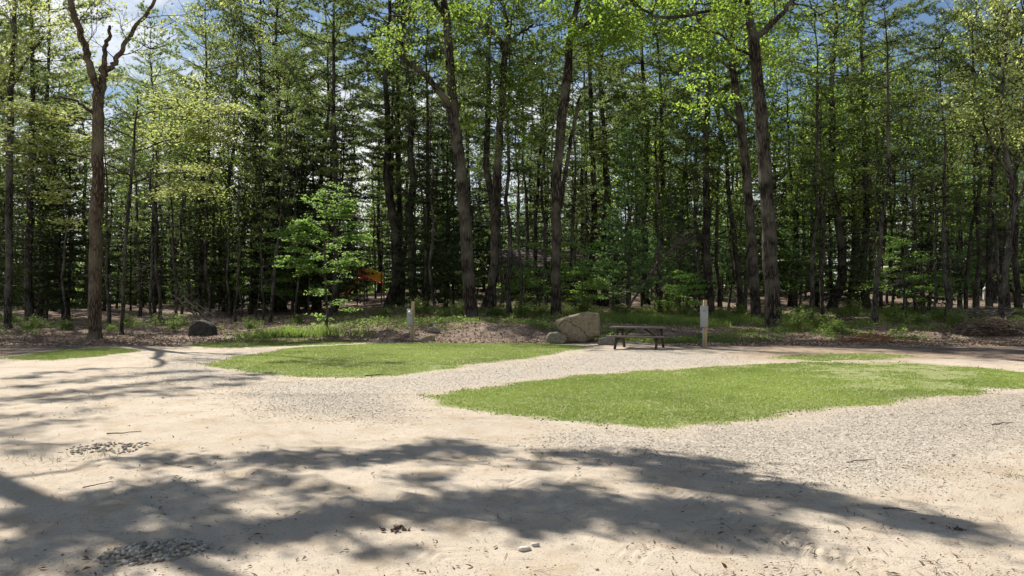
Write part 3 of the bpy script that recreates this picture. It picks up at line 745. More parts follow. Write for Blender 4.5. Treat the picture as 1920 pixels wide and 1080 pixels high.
# the forked tree on the left
def forked_extra(T, LP, r, LN, base):
    pts = [p - base for p in shade_pts(SH_B, 13, 17, r)] + [p - base for p in shade_pts(SH_C, 13.2, 17, r)]
    top = LN[1][0][-1]; nodes = [top, top * .7 + LN[1][0][-3] * .3, LN[3][0][-1]]
    up = top + np.array([-.6, -.3, 2.2]); tube(T, [top, (top + up) / 2 + .05, up], [LN[1][1][-1], .10, .07], 6); nodes.append(up)
    clump_growth(T, LP, r, nodes, pts, .07, 60, .20)
px_tree("forked_tree", 32.0, [
    [(178, 636, 27, 0), (178, 560, 25, 0), (181, 400, 25, 0), (184, 260, 23, 0), (184, 190, 22, 0)],
    [(184, 195, 17, 0), (170, 130, 15, -.2), (160, 90, 14, -.3), (146, 50, 13, -.4), (133, 0, 12, -.5), (126, -60, 10, -.6)],
    [(188, 195, 17, 0), (192, 150, 15, .2), (194, 128, 14, .2)],
    [(194, 134, 12, .2), (215, 120, 11, .3), (225, 100, 10, .4), (245, 68, 9, .5), (270, 30, 8, .6), (290, 2, 7, .7), (310, -50, 6, .8)],
    [(193, 134, 12, .2), (196, 100, 10, .2), (204, 72, 8, .2), (206, 49, 6, .2)],
    [(184, 222, 7, 0), (150, 190, 5, -.5), (110, 180, 4, -1)],
    ], M['bark_left'], M['yellow'], dict(CF, lpt=5, nc=[4, 4, 3], sig=.2), 1,
    "tall brown tree with a forked trunk and a snapped middle stub on the left", size=.15,
    twigs=[(3, .15, 1, 7, 2.2), (1, .3, .95, 3, 1.6)], tw_rad=.022, extra=forked_extra)

cfo = dict(CF, lpt=22, sig=.22, nc=[5, 5, 3], bend=.2)
px_tree("oak_tree", 38.0, [
    [(884, 592, 29, 0), (878, 500, 26, 0), (872, 400, 26, 0), (862, 300, 25, 0), (852, 230, 24, .1), (847, 180, 21, .1), (843, 100, 19, 0), (838, 40, 17, 0), (830, -10, 14, 0), (820, -80, 10, 0)],
    [(850, 215, 16, .1), (828, 178, 14, -.4), (800, 140, 12, -.8), (765, 118, 9, -1.2), (742, 98, 7, -1.5)],
    [(842, 45, 12, 0), (822, 10, 9, -.3), (805, -20, 7, -.6)]],
    M['bark_oak'], M['green'], dict(cfo, lpt=12), 2, "rough-barked oak with a dead limb reaching left, right of the play slide", size=.15,
    twigs=[(0, .45, .97, 12, 2.6), (1, .5, 1, 4, 1.6), (2, .2, 1, 4, 2)])
px_tree("oak_tree", 40.0, [
    [(922, 590, 18, 0), (925, 480, 16, 0), (932, 330, 16, 0), (940, 220, 15, 0), (945, 150, 14, 0), (948, 85, 13, 0)],
    [(948, 95, 10, 0), (932, 68, 9, -.3), (915, 55, 8, -.5), (888, 42, 6, -.8), (860, 38, 5, -1)],
    [(948, 95, 10, 0), (952, 50, 8, .3), (946, 20, 7, .4), (930, -20, 6, .5)],
    [(950, 80, 6, 0), (975, 62, 5, .4), (1000, 45, 4, .7)]],
    M['bark_oak'], M['oak'], dict(cfo, lpt=14, up=.0), 3, "slim oak with bright lime leaf tufts halfway up, beside the rough-barked oak", size=.16,
    twigs=[(0, .52, .78, 12, 1.6), (0, .82, 1, 4, 2), (1, .3, 1, 6, 1.8), (2, .1, 1, 6, 2), (3, .3, 1, 3, 1.5)])
px_tree("oak_tree", 38.5, [
    [(1043, 592, 22, 0), (1042, 480, 20, 0), (1043, 360, 20, 0), (1050, 250, 20, 0), (1059, 180, 20, 0), (1066, 120, 18, 0), (1070, 60, 15, 0), (1078, 30, 12, 0), (1092, -30, 9, 0), (1100, -90, 7, 0)],
    [(1068, 80, 11, 0), (1085, 55, 9, .2), (1110, 38, 8, .4), (1145, 30, 7, .6), (1175, 5, 6, .8), (1200, -20, 5, 1)],
    [(1045, 420, 9, .3), (1058, 330, 9, .4), (1075, 240, 8, .5), (1088, 180, 5, .6)]],
    M['bark_oak'], M['oak'], dict(cfo, lpt=24, up=-.01), 4, "curved oak above the pale boulder with bright lime leaves at its top", size=.16,
    twigs=[(0, .55, .98, 13, 2.0), (1, .1, 1, 12, 2.1)])
px_tree("oak_tree", 36.0, [
    [(1452, 630, 35, 0), (1446, 520, 31, 0), (1440, 400, 29, 0), (1432, 270, 27, 0), (1424, 180, 25, 0), (1416, 110, 24, 0), (1412, 70, 23, 0)],
    [(1413, 75, 18, 0), (1403, 30, 16, 0), (1394, -10, 14, 0), (1385, -70, 11, 0)],
    [(1418, 72, 15, 0), (1438, 54, 13, .3), (1460, 32, 11, .6), (1486, 4, 9, .9), (1510, -40, 7, 1.2)],
    [(1412, 105, 7, 0), (1380, 90, 6, -.6), (1350, 62, 5, -1.2), (1325, 60, 4, -1.8), (1290, 8, 4, -2.4)],
    [(1395, 0, 9, 0), (1350, 14, 7, -1), (1290, 30, 7, -1.6), (1235, 34, 6, -2), (1205, 20, 6, -2.2), (1185, 0, 5, -2.4), (1170, -30, 4, -2.6)]],
    M['bark_oak'], M['oak'], dict(cfo, lpt=15, up=-.02), 5, "stoutest oak, grey-brown and forked near the top, right of the right utility post", size=.16,
    twigs=[(1, .2, 1, 6, 2.3), (2, .3, 1, 6, 2.3), (3, .2, 1, 9, 1.9), (4, .1, 1, 9, 1.8)])
px_tree("oak_tree", 41.0, [
    [(1418, 600, 21, 0), (1413, 500, 20, 0), (1405, 380, 19, 0), (1395, 280, 18, 0), (1384, 200, 16, 0), (1374, 140, 14, 0), (1372, 100, 12, 0), (1378, 40, 9, 0), (1382, -30, 7, 0)],
    [(1374, 135, 8, 0), (1350, 110, 7, -.4), (1330, 98, 5, -.7)],
    [(1390, 240, 8, 0), (1360, 205, 6, -.5), (1335, 190, 5, -.8)],
    [(1376, 125, 7, 0), (1392, 95, 6, .4), (1402, 60, 4, .6)]],
    M['bark_oak'], M['oak'], dict(cfo, lpt=12), 6, "leaning dark oak close behind the left side of the stoutest oak", size=.16,
    twigs=[(0, .62, 1, 10, 2.2), (1, .3, 1, 4, 1.8), (2, .3, 1, 3, 1.6), (3, .3, 1, 4, 1.8)])
px_tree("leafy_tree", 37.0, [
    [(1876, 612, 14, 0), (1880, 560, 13, 0), (1888, 480, 12, 0), (1902, 400, 11, 0), (1897, 330, 10, 0), (1882, 270, 9, 0), (1876, 200, 8, 0), (1885, 120, 6, 0), (1890, 20, 5, 0)],
    [(1900, 400, 7, 0), (1920, 340, 6, .4), (1935, 260, 5, .6)],
    [(1896, 330, 6, 0), (1860, 280, 5, -.4), (1845, 220, 4, -.8)]],
    M['bark_thin'], M['yellow'], dict(cfo, lpt=16), 7, "crooked slim tree with yellow-green leaves close to the right side", size=.14,
    twigs=[(0, .5, 1, 11, 2.2), (1, .3, 1, 4, 2), (2, .3, 1, 4, 2)], tw_rad=.02)
px_tree("oak_tree", 40.0, [
    [(16, 640, 15, 0), (16, 500, 14, 0), (18, 350, 14, 0), (20, 200, 12, 0), (24, 100, 9, 0), (28, 0, 7, 0), (20, -60, 5, 0)],
    [(18, 230, 7, 0), (5, 190, 6, -.4), (-20, 150, 5, -.8)],
    [(21, 170, 6, 0), (50, 110, 5, .5), (80, 70, 4, 1)]],
    M['bark_thin'], M['yellow'], dict(cfo, lpt=16), 8, "greyish slim tree at the far left side with yellowish leaves", size=.15,
    twigs=[(0, .55, 1, 9, 2.3), (1, .3, 1, 4, 2), (2, .3, 1, 4, 2)], tw_rad=.02)
# maple boughs in layers on the left
cfl = dict(CF, bend=.07, up=.0, zf=.22, lpt=8, sig=.30, zs=.18, nc=[5, 6, 4])
px_tree("maple_tree", 35.5, [
    [(228, 628, 8, 0), (232, 520, 7, 0), (238, 420, 7, 0), (246, 340, 6, 0), (252, 260, 5, 0), (258, 180, 3, 0)],
    [(238, 430, 4, 0), (180, 400, 3, -1), (130, 390, 2, -1.8)], [(246, 345, 4, 0), (300, 325, 3, .2), (365, 322, 2, .4)],
    [(247, 330, 4, 0), (180, 300, 3, -.8), (110, 285, 3, -1.6), (50, 270, 2, -2.2)], [(250, 285, 4, 0), (320, 260, 3, .5), (400, 235, 2, 1)],
    [(252, 260, 3, 0), (180, 225, 3, -.7), (110, 215, 2, -1.2), (60, 205, 2, -1.8)], [(256, 220, 3, 0), (320, 200, 2, .5), (390, 205, 2, .9)]],
    M['bark_thin'], M['yellow'], cfl, 9, "young maple with pale yellow leaves in flat layers behind the forked trunk", size=.16, flat=.78,
    twigs=[(0, .55, 1, 5, 1.5), (1, .5, 1, 3, 1.1), (2, .4, 1, 5, 1.3), (3, .25, 1, 8, 1.4), (4, .3, 1, 7, 1.4), (5, .3, 1, 8, 1.3), (6, .3, 1, 7, 1.3)], tw_rad=.014)
px_tree("maple_tree", 33.5, [
    [(614, 622, 6, 0), (612, 560, 5, 0), (610, 500, 5, 0), (608, 450, 4, 0), (612, 400, 3, 0), (614, 384, 2, 0)],
    [(611, 520, 3, 0), (575, 500, 2.5, -.3), (545, 488, 2, -.6)], [(611, 505, 3, 0), (650, 492, 2.5, .3), (680, 488, 2, .5)],
    [(609, 470, 3, 0), (570, 452, 2.5, -.3), (540, 448, 2, -.5)], [(609, 455, 3, 0), (645, 440, 2.5, .3), (670, 436, 2, .4)],
    [(610, 430, 2.5, 0), (585, 415, 2, -.3), (560, 416, 1.6, -.4)], [(611, 415, 2.5, 0), (635, 402, 2, .2), (648, 400, 1.6, .3)]],
    M['bark_thin'], M['maple'], dict(cfl, lpt=22, sig=.15, nc=[4, 5, 4], deep=False), 10,
    "small light green maple in flat leafy tiers, brightest tree before the dark pines", size=.13, flat=.72,
    twigs=[(0, .12, 1, 22, .8), (1, .2, 1, 9, .6), (2, .1, .8, 8, .5), (3, .2, 1, 9, .6), (4, .2, .9, 9, .55), (5, .2, 1, 7, .5), (6, .2, 1, 7, .5)], tw_rad=.010)

# ------------------------------------------------------------------ trunks read off the photograph, then the fill behind them
SPEC = [  # px, base row, kind, trunk width px, variant
    (57, 602, 'pine', 14, 0), (85, 598, 'thin_pine', 9, 0), (128, 600, 'hemlock', 8, 2), (290, 588, 'thin_pine', 12, 2), (299, 604, 'thin_pine', 6, 2), (262, 596, 'thin_pine', 6, 1),
    (330, 607, 'pole', 5, 0), (372, 582, 'pine', 13, 1), (391, 596, 'thin_pine', 8, 2), (355, 583, 'thin_pine', 7, 0), (431, 596, 'pole', 5, 1), (475, 578, 'pine', 15, 4), (452, 598, 'pole', 4, 2),
    (523, 582, 'pine', 12, 0), (548, 590, 'thin_pine', 6, 1), (590, 580, 'pine', 11, 3), (728, 578, 'pine', 20, 2), (778, 580, 'pine', 16, 4), (752, 575, 'pine', 12, 1), (798, 574, 'pine', 10, 0),
    (816, 586, 'pole', 5, 1), (908, 582, 'pine', 15, 2), (955, 589, 'thin_pine', 9, 2), (975, 590, 'pole', 6, 0), (1002, 576, 'pine', 9, 3), (1118, 572, 'pine', 14, 1), (1134, 574, 'pine', 13, 3),
    (1158, 570, 'thin_pine', 8, 0), (1100, 570, 'thin_pine', 8, 1), (1176, 572, 'pole', 4, 0), (1212, 570, 'pine', 13, 4), (1253, 574, 'pine', 11, 2), (1204, 580, 'pole', 4, 2), (1330, 592, 'pine', 16, 0),
    (1306, 588, 'thin_pine', 7, 2), (1387, 584, 'pine', 11, 3), (1365, 582, 'pole', 4, 1), (1480, 574, 'thin_pine', 7, 0), (1520, 600, 'thin_pine', 11, 2), (1556, 584, 'pine', 18, 2), (1543, 592, 'pole', 6, 0),
    (1600, 576, 'thin_pine', 8, 1), (1628, 584, 'pine', 14, 1), (1641, 611, 'thin_pine', 12, 0), (1663, 574, 'pole', 5, 2), (1696, 590, 'thin_pine', 13, 1), (1721, 592, 'pole', 6, 1), (1740, 590, 'thin_pine', 6, 2),
    (1775, 606, 'thin_pine', 12, 1), (1785, 594, 'pole', 7, 2), (1811, 588, 'thin_pine', 7, 0), (1855, 594, 'pine', 12, 3), (1910, 584, 'pine', 12, 0), (1975, 600, 'pine', 14, 2), (-60, 610, 'pine', 15, 1), (-140, 615, 'leafy', 12, 0),
    # younger and leafy trees
    (1180, 590, 'young_pine', 8, 0), (1072, 574, 'hemlock', 9, 1), (1012, 586, 'sapling', 4, 1), (965, 583, 'sapling', 4, 2), (940, 576, 'thin_pine', 9, 1), (1022, 578, 'thin_pine', 9, 0), (985, 577, 'thin_pine', 8, 2), (1075, 580, 'thin_pine', 8, 1), (1228, 584, 'young_pine', 6, 1), (1150, 582, 'young_pine', 5, 1), (600, 586, 'hemlock', 12, 2), (632, 578, 'hemlock', 11, 2), (575, 580, 'hemlock', 11, 2), (535, 580, 'hemlock', 11, 0), (495, 582, 'hemlock', 11, 2), (835, 578, 'hemlock', 10, 0), (560, 588, 'hemlock', 10, 1), (515, 584, 'hemlock', 9, 0), 
    (70, 592, 'hemlock', 11, 2), (75, 596, 'pine', 13, 1), (120, 600, 'hemlock', 13, 2), (20, 590, 'hemlock', 12, 0), (1560, 578, 'hemlock', 9, 1), (1440, 574, 'hemlock', 8, 2), (1290, 580, 'hemlock', 8, 1), 
    (800, 582, 'hemlock', 9, 1), (850, 578, 'young_pine', 8, 0), (1500, 582, 'young_pine', 7, 0), (1730, 586, 'hemlock', 9, 1), (1800, 584, 'young_pine', 8, 0), (420, 584, 'hemlock', 10, 0), (470, 590, 'hemlock', 8, 1),
    (480, 596, 'sapling', 5, 0), (1700, 598, 'sapling', 5, 0), (1735, 596, 'sapling', 5, 1), (1100, 584, 'sapling', 4, 2), (1285, 596, 'sapling', 4, 2), (1090, 590, 'sapling', 4, 1), 
    (430, 585, 'yellow', 10, 0), (440, 580, 'yellow', 10, 1), (520, 576, 'yellow', 9, 0), (470, 584, 'yellow', 9, 1), (1830, 588, 'yellow', 10, 0), (1890, 590, 'yellow', 9, 1), (1940, 592, 'yellow', 11, 0),
    (1490, 576, 'bright', 10, 0), (1650, 578, 'bright', 8, 1), (1350, 576, 'bright', 8, 0), (1235, 572, 'bright', 8, 1), (1800, 580, 'bright', 8, 0), (1530, 574, 'bright', 8, 1), (1590, 580, 'leafy', 9, 1), (1270, 574, 'leafy', 10, 1), (100, 584, 'leafy', 9, 1), (-30, 590, 'leafy', 11, 0), 
]
R0 = dict(bright=.12, understory=.06, pine=.20, thin_pine=.085, hemlock=.11, young_pine=.07, yellow=.17, leafy=.17, pole=.07, sapling=.04)
HB = dict(pine=24.6, thin_pine=16, hemlock=11, young_pine=8, yellow=20, leafy=20, pole=13, sapling=4)
occ = []
for (px, py, kind, w, v) in SPEC:
    x, d, z = base_at(px, py)
    if kind in ('pine', 'yellow', 'leafy'):
        k = max(d, 41.0) / d; x *= k; d *= k
    s = (w / F * d / 2) / R0[kind]; s = float(np.clip(s, .75, 1.5))
    if kind in ('hemlock', 'young_pine', 'sapling'): s = float(np.clip(s, .85, 1.15))
    plant(kind, x, d, s, float(np.clip(s, .88, 1.08)), None, v); occ.append((x, d))
occ += [((a - 960) / F * d, d) for a, d in HANDS]
rf = np.random.default_rng(99)
def free(x, y, dm, bushy=False):
    # openings in the canopy that let the sun down to the slide and to the lit patches of wood floor
    for hx, hy, hw in ((-10.7, 59, 2.8), (9.5, 62, 2.6), (31, 64, 3.0), (-26, 50, 2.6), (-19, 47, 2.2), (2.5, 46, 2.0), (20, 50, 2.2)):
        t = -(x - hx) * .616 + (y - hy) * .788; o = (x - hx) * .788 + (y - hy) * .616
        if -2 < t < 21 and abs(o) < hw: return False
    px = 960 + x / y * F
    if bushy and ((y < 60 and (600 < px < 770 or 880 < px < 1150)) or (y < 70 and 1610 < px < 1750) or (y < 63 and 1810 < px < 1890)): return False
    if y < 66 and 925 < px < 1112 and y > 52: return False       # the cabin
    if y < 64 and 655 < px < 725: return False                    # gap to the play slide
    if 66 < y < 76 and 1640 < px < 1720: return False
    return all((x - a) ** 2 + (y - b) ** 2 > dm * dm for a, b in occ)
for (kinds, cnt, ylo, yhi, dm, lo, hi) in ((['pine'] * 9 + ['yellow', 'bright', 'leafy'], 92, 47, 90, 2.6, -260, 2180), (['thin_pine'] * 3 + ['pole'] * 2, 66, 43, 80, 1.2, -60, 1980), (['hemlock', 'young_pine', 'understory', 'hemlock', 'understory'], 80, 47, 86, 1.9, -80, 2000)):
    k = 0; tries = 0
    while k < cnt and tries < 4000:
        tries += 1
        y = rf.uniform(ylo, yhi); px = rf.uniform(lo, hi); x = (px - 960) / F * y
        kd = kinds[rf.integers(len(kinds))]
        if not free(x, y, dm, kd in ('hemlock', 'young_pine', 'understory', 'sapling')): continue
        if kd in ('yellow', 'leafy') and 850 < px < 1250: kd = 'pine'
        if kd in ('pine', 'yellow', 'leafy', 'bright') and (((95 < px < 370) or (1640 < px < 1830)) and y < 68 or (895 < px < 1010) and rf.random() < .85): continue
        s = rf.uniform(.8, 1.2)
        plant(kd, x, y, s, rf.uniform(.85, 1.05)); occ.append((x, y)); k += 1

for (px, py, s) in ((1390, 598, 1.3), (1420, 600, 1.0), (1350, 602, 1.1), (1490, 622, 1.1), (1540, 618, 1.2), (1500, 604, 1.4), (1570, 626, 1.0), (1590, 600, 1.3), (1680, 606, 1.1), (1720, 610, .9), (1790, 614, 1.0), (1760, 604, .9),
                    (1280, 596, 1.1), (1245, 590, 1.3), (1200, 596, 1.0), (1310, 604, .9), (1160, 594, 1.1), (860, 596, 1.0), (830, 598, .9), (790, 594, 1.1), (980, 596, 1.0), (1010, 598, .9), (1095, 592, 1.2), (720, 598, 1.0),
                    (560, 606, .8), (470, 620, .7), (330, 622, 1.0), (300, 610, 1.0), (210, 622, .6), (240, 612, .8), (120, 618, .8), (60, 622, .9), (20, 610, 1.0), (1860, 600, .9), (930, 594, .9)):
    x, d, z = base_at(px, py); plant('bush', x, d, s * .78, s * .68)

# trees added out of view behind and beside the viewer to block sky light
rb = np.random.default_rng(123); BACK = []
for k in range(46):
    a = D2R(75 + 210 * (k + .5 * rb.random()) / 46); q = rb.uniform(15, 30)
    x, y = q * math.sin(a), q * math.cos(a) - 2
    kd = ('pine', 'hemlock', 'leafy', 'pine', 'understory')[k % 5]
    o = plant(kd, x, y, rb.uniform(.9, 1.15), 1.0); TREES.pop(); BACK.append((o, kd))

# ------------------------------------------------------------------ undergrowth, far wood
def undergrowth():
    r = np.random.default_rng(31)
    g = Geo(); n = 330000
    y = 28.5 + 46 * r.random(n) ** 1.35; x = (r.random(n) - .5) * 1.55 * y
    fm = forest_mask(x, y); px = 960 + x / y * F
    dens = fbm(x, y, 3.2, 3) + .5 * (fbm(x, y, .8, 2) - .5)
    thr = np.full(n, .53)
    thr += .12 * (px < 600) + .35 * sm(48, 60, y) - .13 * ((px > 1120) & (px < 1640)) * (y < 44) + .06 * (px > 1700)
    thr -= .15 * ((px > 740) & (px < 1010) & (y > 33) & (y < 42))
    bank = (px > 640) & (px < 1060) & (y < 32.2 + 1.6 * (fbm(x, y, 1.2, 2) - .5))
    thr += 1.0 * bank + .6 * ((px > 1480) & (y < 30.5)) + .5 * ((px < 352) & (y < 30)) + .1 * ((px > 1120) & (px < 1480) & (y < 29.5))
    k = (fm > .6) & (dens > thr + .12 * r.random(n))
    x, y, dens = x[k], y[k], dens[k]
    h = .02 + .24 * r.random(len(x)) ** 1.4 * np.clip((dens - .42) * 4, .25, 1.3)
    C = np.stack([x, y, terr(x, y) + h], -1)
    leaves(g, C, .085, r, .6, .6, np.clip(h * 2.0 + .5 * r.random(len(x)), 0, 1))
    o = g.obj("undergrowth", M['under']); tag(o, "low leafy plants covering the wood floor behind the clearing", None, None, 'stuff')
    # taller grass in the sun deep on the right
    g = Geo()
    for (px, py, sx, n) in ((1650, 592, 2.2, 900), (1740, 590, 3.0, 2600), (1700, 586, 2.6, 1600), (1880, 585, 3.0, 2200), (1300, 606, 2.0, 1500), (1200, 604, 2.5, 1800), (640, 640, 1.2, 500), (560, 636, 1.5, 700), (500, 636, 1.2, 500)):
        cx, cy, _ = base_at(px, py); P = np.stack([cx + r.normal(size=n) * sx * .6, cy + r.normal(size=n) * .9, np.zeros(n)], -1)
        P[:, 2] = terr(P[:, 0], P[:, 1]); k = P[:, 1] > 31.5; P = P[k]
        needles(g, P, np.tile([[0, 0, .8]], (len(P), 1)), r, 4, .30, .03, .9, .55)
    o = g.obj("tall_grass", M['under']); tag(o, "tufts of taller grass catching the sun between the trunks", None, None, 'stuff')
undergrowth()

def far_wood():
    r = np.random.default_rng(41); g = Geo(); T = Geo()
    for k in range(300):
        y = r.uniform(88, 135); x = r.uniform(-.85, .85) * y; z0 = float(terr(x, y)); H = r.uniform(12, 21) * (1 if r.random() < .8 else .6)
        tube(T, [[x, y, z0 - .5], [x + r.normal() * .3, y, z0 + H * .5], [x + r.normal() * .5, y, z0 + H]], [.24, .17, .05], 6)
        lo = .03 if r.random() < .6 else .3
        for q in range(int(H * 2.6)):
            zz = z0 + H * r.uniform(lo, 1); rr = 2.8 * (1.1 - (zz - z0) / H); a = r.random() * 6.28; m = 26
            c = np.array([x + math.cos(a) * rr * r.random(), y + math.sin(a) * rr * r.random(), zz])
            leaves(g, c + r.normal(size=(m, 3)) * np.array([.75, .75, .35]), .34, r, .5, .55, np.full(m, r.random()) * .7 + .3 * r.random(m))
    n = 90000; y = r.uniform(86, 125, n); x = r.uniform(-.8, .8, n) * y; k = fbm(x, y, 6, 3) > .36; x, y = x[k], y[k]
    h = r.random(len(x)) ** 1.2 * 9.5 * np.clip(fbm(x, y + 50, 5, 3) * 2 - .4, .1, 1.2)
    leaves(g, np.stack([x, y, terr(x, y) + h], -1), .42, r, .4, .6, .4 + .6 * r.random(len(x)))
    o = g.obj("distant_wood", M['farleaf']); tag(o, "far leafy wood closing the view behind the trunks", None, None, 'stuff')
    t = T.obj("trunks", M['bark_pine'], o, True); tag(t, None, None, None, 'stuff')
far_wood()

# ------------------------------------------------------------------ solid helpers
def box(g, c, s, rz=0.0, rx=0.0, ry=0.0, bev=.0, tint=.5):
    """box with chamfered edges: c centre, s full size"""
    s = np.array(s, float) / 2; b = min(bev, s.min() * .45)
    V = []
    for sx in (-1, 1):
        for sy in (-1, 1):
            for sz in (-1, 1):
                sg = np.array([sx, sy, sz])
                if b > 0:
                    for a in range(3):
                        v = sg * (s - b); v[a] = sg[a] * s[a]; V.append(v)
                else: V.append(sg * s)
    V = np.array(V, float)
    from mathutils import Matrix
    R = np.array((Matrix.Rotation(rz, 3, 'Z') @ Matrix.Rotation(ry, 3, 'Y') @ Matrix.Rotation(rx, 3, 'X')))
    V = V @ R.T + np.array(c)
    hull(g, V, tint)
def hull(g, V, tint=.5):
    import bmesh
    bm = bmesh.new(); vs = [bm.verts.new(v) for v in V]
    bmesh.ops.convex_hull(bm, input=vs)
    bmesh.ops.dissolve_limit(bm, angle_limit=.01, verts=bm.verts, edges=bm.edges)
    bm.normal_update(); bm.verts.index_update(); bm.verts.ensure_lookup_table()
    VV = np.array([v.co[:] for v in bm.verts]); n0 = g.n
    g.v.append(VV); g.t.append(np.full(len(VV), tint)); g.n += len(VV)
    for f in bm.faces: g.f.append(np.array([[v.index + n0 for v in f.verts]]))
    bm.free()
def cyl(g, p0, p1, r, sides=14, tint=.5): tube(g, [p0, p1], [r, r], sides, cap=True, tint=tint)
def rock_obj(name, outline, thick, d, mat, label, seed, lean=.0, cat="boulder", noise=.03, sub=3, group=None, back=.75):
    """a rock whose outline faces the clearing: outline in pixels at depth d, a real body behind it"""
    import bmesh
    r = np.random.default_rng(seed)
    P = np.array([W(a, b, d) for a, b in outline]); c = P.mean(0); gz = float(terr(c[0], d + thick * .4))
    V = []
    for k, p in enumerate(P):
        off = r.uniform(-.06, .06); V.append(p + np.array([0, off + lean * (p[2] - gz), 0]))
        q = c + (p - c) * (back + .1 * r.random()); q[2] = min(q[2], p[2]); V.append(q + np.array([0, thick * r.uniform(.85, 1.1), 0]))
        q2 = c + (p - c) * 1.0; V.append(q2 + np.array([r.normal() * .03, thick * .5, 0]))
    bm = bmesh.new(); vs = [bm.verts.new(v) for v in V]
    ret = bmesh.ops.convex_hull(bm, input=vs)
    bmesh.ops.delete(bm, geom=[v for v in bm.verts if not v.link_faces], context='VERTS')
    bmesh.ops.triangulate(bm, faces=bm.faces)
    bmesh.ops.subdivide_edges(bm, edges=bm.edges, cuts=sub, use_grid_fill=True)
    for _ in range(1): bmesh.ops.smooth_vert(bm, verts=bm.verts, factor=.35, use_axis_x=True, use_axis_y=True, use_axis_z=True)
    bmesh.ops.triangulate(bm, faces=bm.faces)
    bmesh.ops.subdivide_edges(bm, edges=bm.edges, cuts=1, use_grid_fill=True)
    from mathutils import noise as nz, Vector
    base = Vector((c[0], c[1], gz))
    bm.normal_update()
    for v in bm.verts:
        k = nz.fractal(v.co * 2.2 + Vector((seed, 0, 0)), 1.0, 2.0, 4) * noise * 1.6 + nz.noise(v.co * 14) * noise * .25
        v.co += v.normal * k
    for v in bm.verts: v.co -= base
    
    me = bpy.data.meshes.new(name); bm.to_mesh(me); bm.free()
    for p in me.polygons: p.use_smooth = True
    me.materials.append(mat); o = bpy.data.objects.new(name, me); col.objects.link(o); o.location = base
    tag(o, label, cat, group); return o

def rock_mat(name, ca, cb, stain):
    m, nt, out = mat_new(name); L = nt.links; tc = node(nt, "ShaderNodeTexCoord"); O = tc.outputs["Object"]
    def N(s, d, r):
        n = node(nt, "ShaderNodeTexNoise", Scale=s, Detail=d, Roughness=r); L.new(O, n.inputs["Vector"]); return n.outputs[0]
    a, b, f = N(2.3, 9.0, .65), N(9, 8.0, .7), N(45, 4.0, .7)
    c = ramp(nt, b, [(.35, ca), (.65, cb)])
    c = mix(nt, ramp(nt, a, [(.5, (0, 0, 0)), (.62, (.7, .7, .7))]), c, stain)
    c = mix(nt, ramp(nt, f, [(.58, (0, 0, 0)), (.66, (.6, .6, .6))]), c, tuple(.45 * q for q in ca))
    vo = node(nt, "ShaderNodeTexVoronoi", Scale=.62); vo.feature = 'DISTANCE_TO_EDGE'
    wv = mix(nt, .25, O, node(nt, "ShaderNodeTexNoise", Scale=3.0, Detail=4.0).outputs["Color"]); L.new(wv, vo.inputs["Vector"])
    cr = ramp(nt, vo.outputs[0], [(.0, (.8, .8, .8)), (.008, (0, 0, 0))])
    c = mix(nt, cr, c, tuple(.35 * q for q in ca))
    h = math_(nt, 'MULTIPLY_ADD', b, .7, math_(nt, 'MULTIPLY_ADD', f, .3, a)); h = math_(nt, 'MULTIPLY_ADD', cr, -.5, h)
    p = node(nt, "ShaderNodeBsdfPrincipled", Roughness=.92); p.inputs["Specular IOR Level"].default_value = .12
    bp = node(nt, "ShaderNodeBump", Strength=.9, Distance=.09); L.new(h, bp.inputs["Height"]); L.new(bp.outputs[0], p.inputs["Normal"])
    L.new(c, p.inputs["Base Color"]); L.new(p.outputs[0], out.inputs[0]); return m
granite = plain_mat("tan_granite", (.22, .185, .125), (.36, .31, .225), 3.2, .9, .8, .06, spec=.15, detail=12.0)
granite = rock_mat('tan_granite', (.20, .168, .11), (.36, .30, .20), (.30, .27, .20))
granite2 = rock_mat('grey_granite', (.17, .155, .13), (.34, .31, .26), (.12, .125, .10))
granite_flat = plain_mat("grey_granite", (.22, .21, .19), (.42, .40, .36), 5, .9, .8, .05, spec=.15, detail=12.0)
rock_obj("boulder", [(1044, 602), (1056, 608), (1052, 618), (1062, 636), (1068, 643), (1098, 643), (1108, 636), (1125, 629), (1125, 588), (1108, 588), (1097, 585), (1080, 592)], 1.15, 29.3, granite,
         "big pale angular boulder with a pointed left corner, beside the picnic table", 3, .06, noise=.035)
rock_obj("boulder", [(1026, 630), (1032, 624), (1046, 623), (1060, 627), (1064, 636), (1060, 643), (1046, 645), (1030, 643), (1025, 637)], .6, 28.7, granite2,
         "small rounded boulder leaning against the big pale one", 5, 0, noise=.03)
rock_obj("boulder", [(779, 645), (783, 637), (797, 631), (812, 629), (816, 633), (816, 645)], .45, 29.7, granite,
         "flat pale rock at the foot of the left utility post", 8, .5, noise=.03)
rock_obj("boulder", [(800, 622), (803, 615), (813, 612), (821, 616), (823, 624)], .4, 31.4, granite2,
         "grey rock half buried in the leaf bank behind the left utility post", 9, .1, noise=.03)
rock_obj("boulder", [(1122, 646), (1125, 636), (1139, 632), (1152, 634), (1155, 641), (1152, 647)], .55, 27.9, granite2,
         "low grey rock behind the left end of the picnic table", 10, .1, noise=.03)
rock_obj("boulder", [(350, 632), (356, 610), (368, 601), (382, 603), (394, 614), (400, 632)], 1.0, 33.2, plain_mat("dark_rock", (.02, .02, .018), (.06, .058, .05), 5, .9, .8, .05),
         "dark boulder in deep shade behind the narrow lawn strip", 11, .1, noise=.05)  # rock coloured near black all over
white_st = plain_mat('pale_quartz', (.45, .42, .37), (.6, .57, .51), 9, .8, .3)
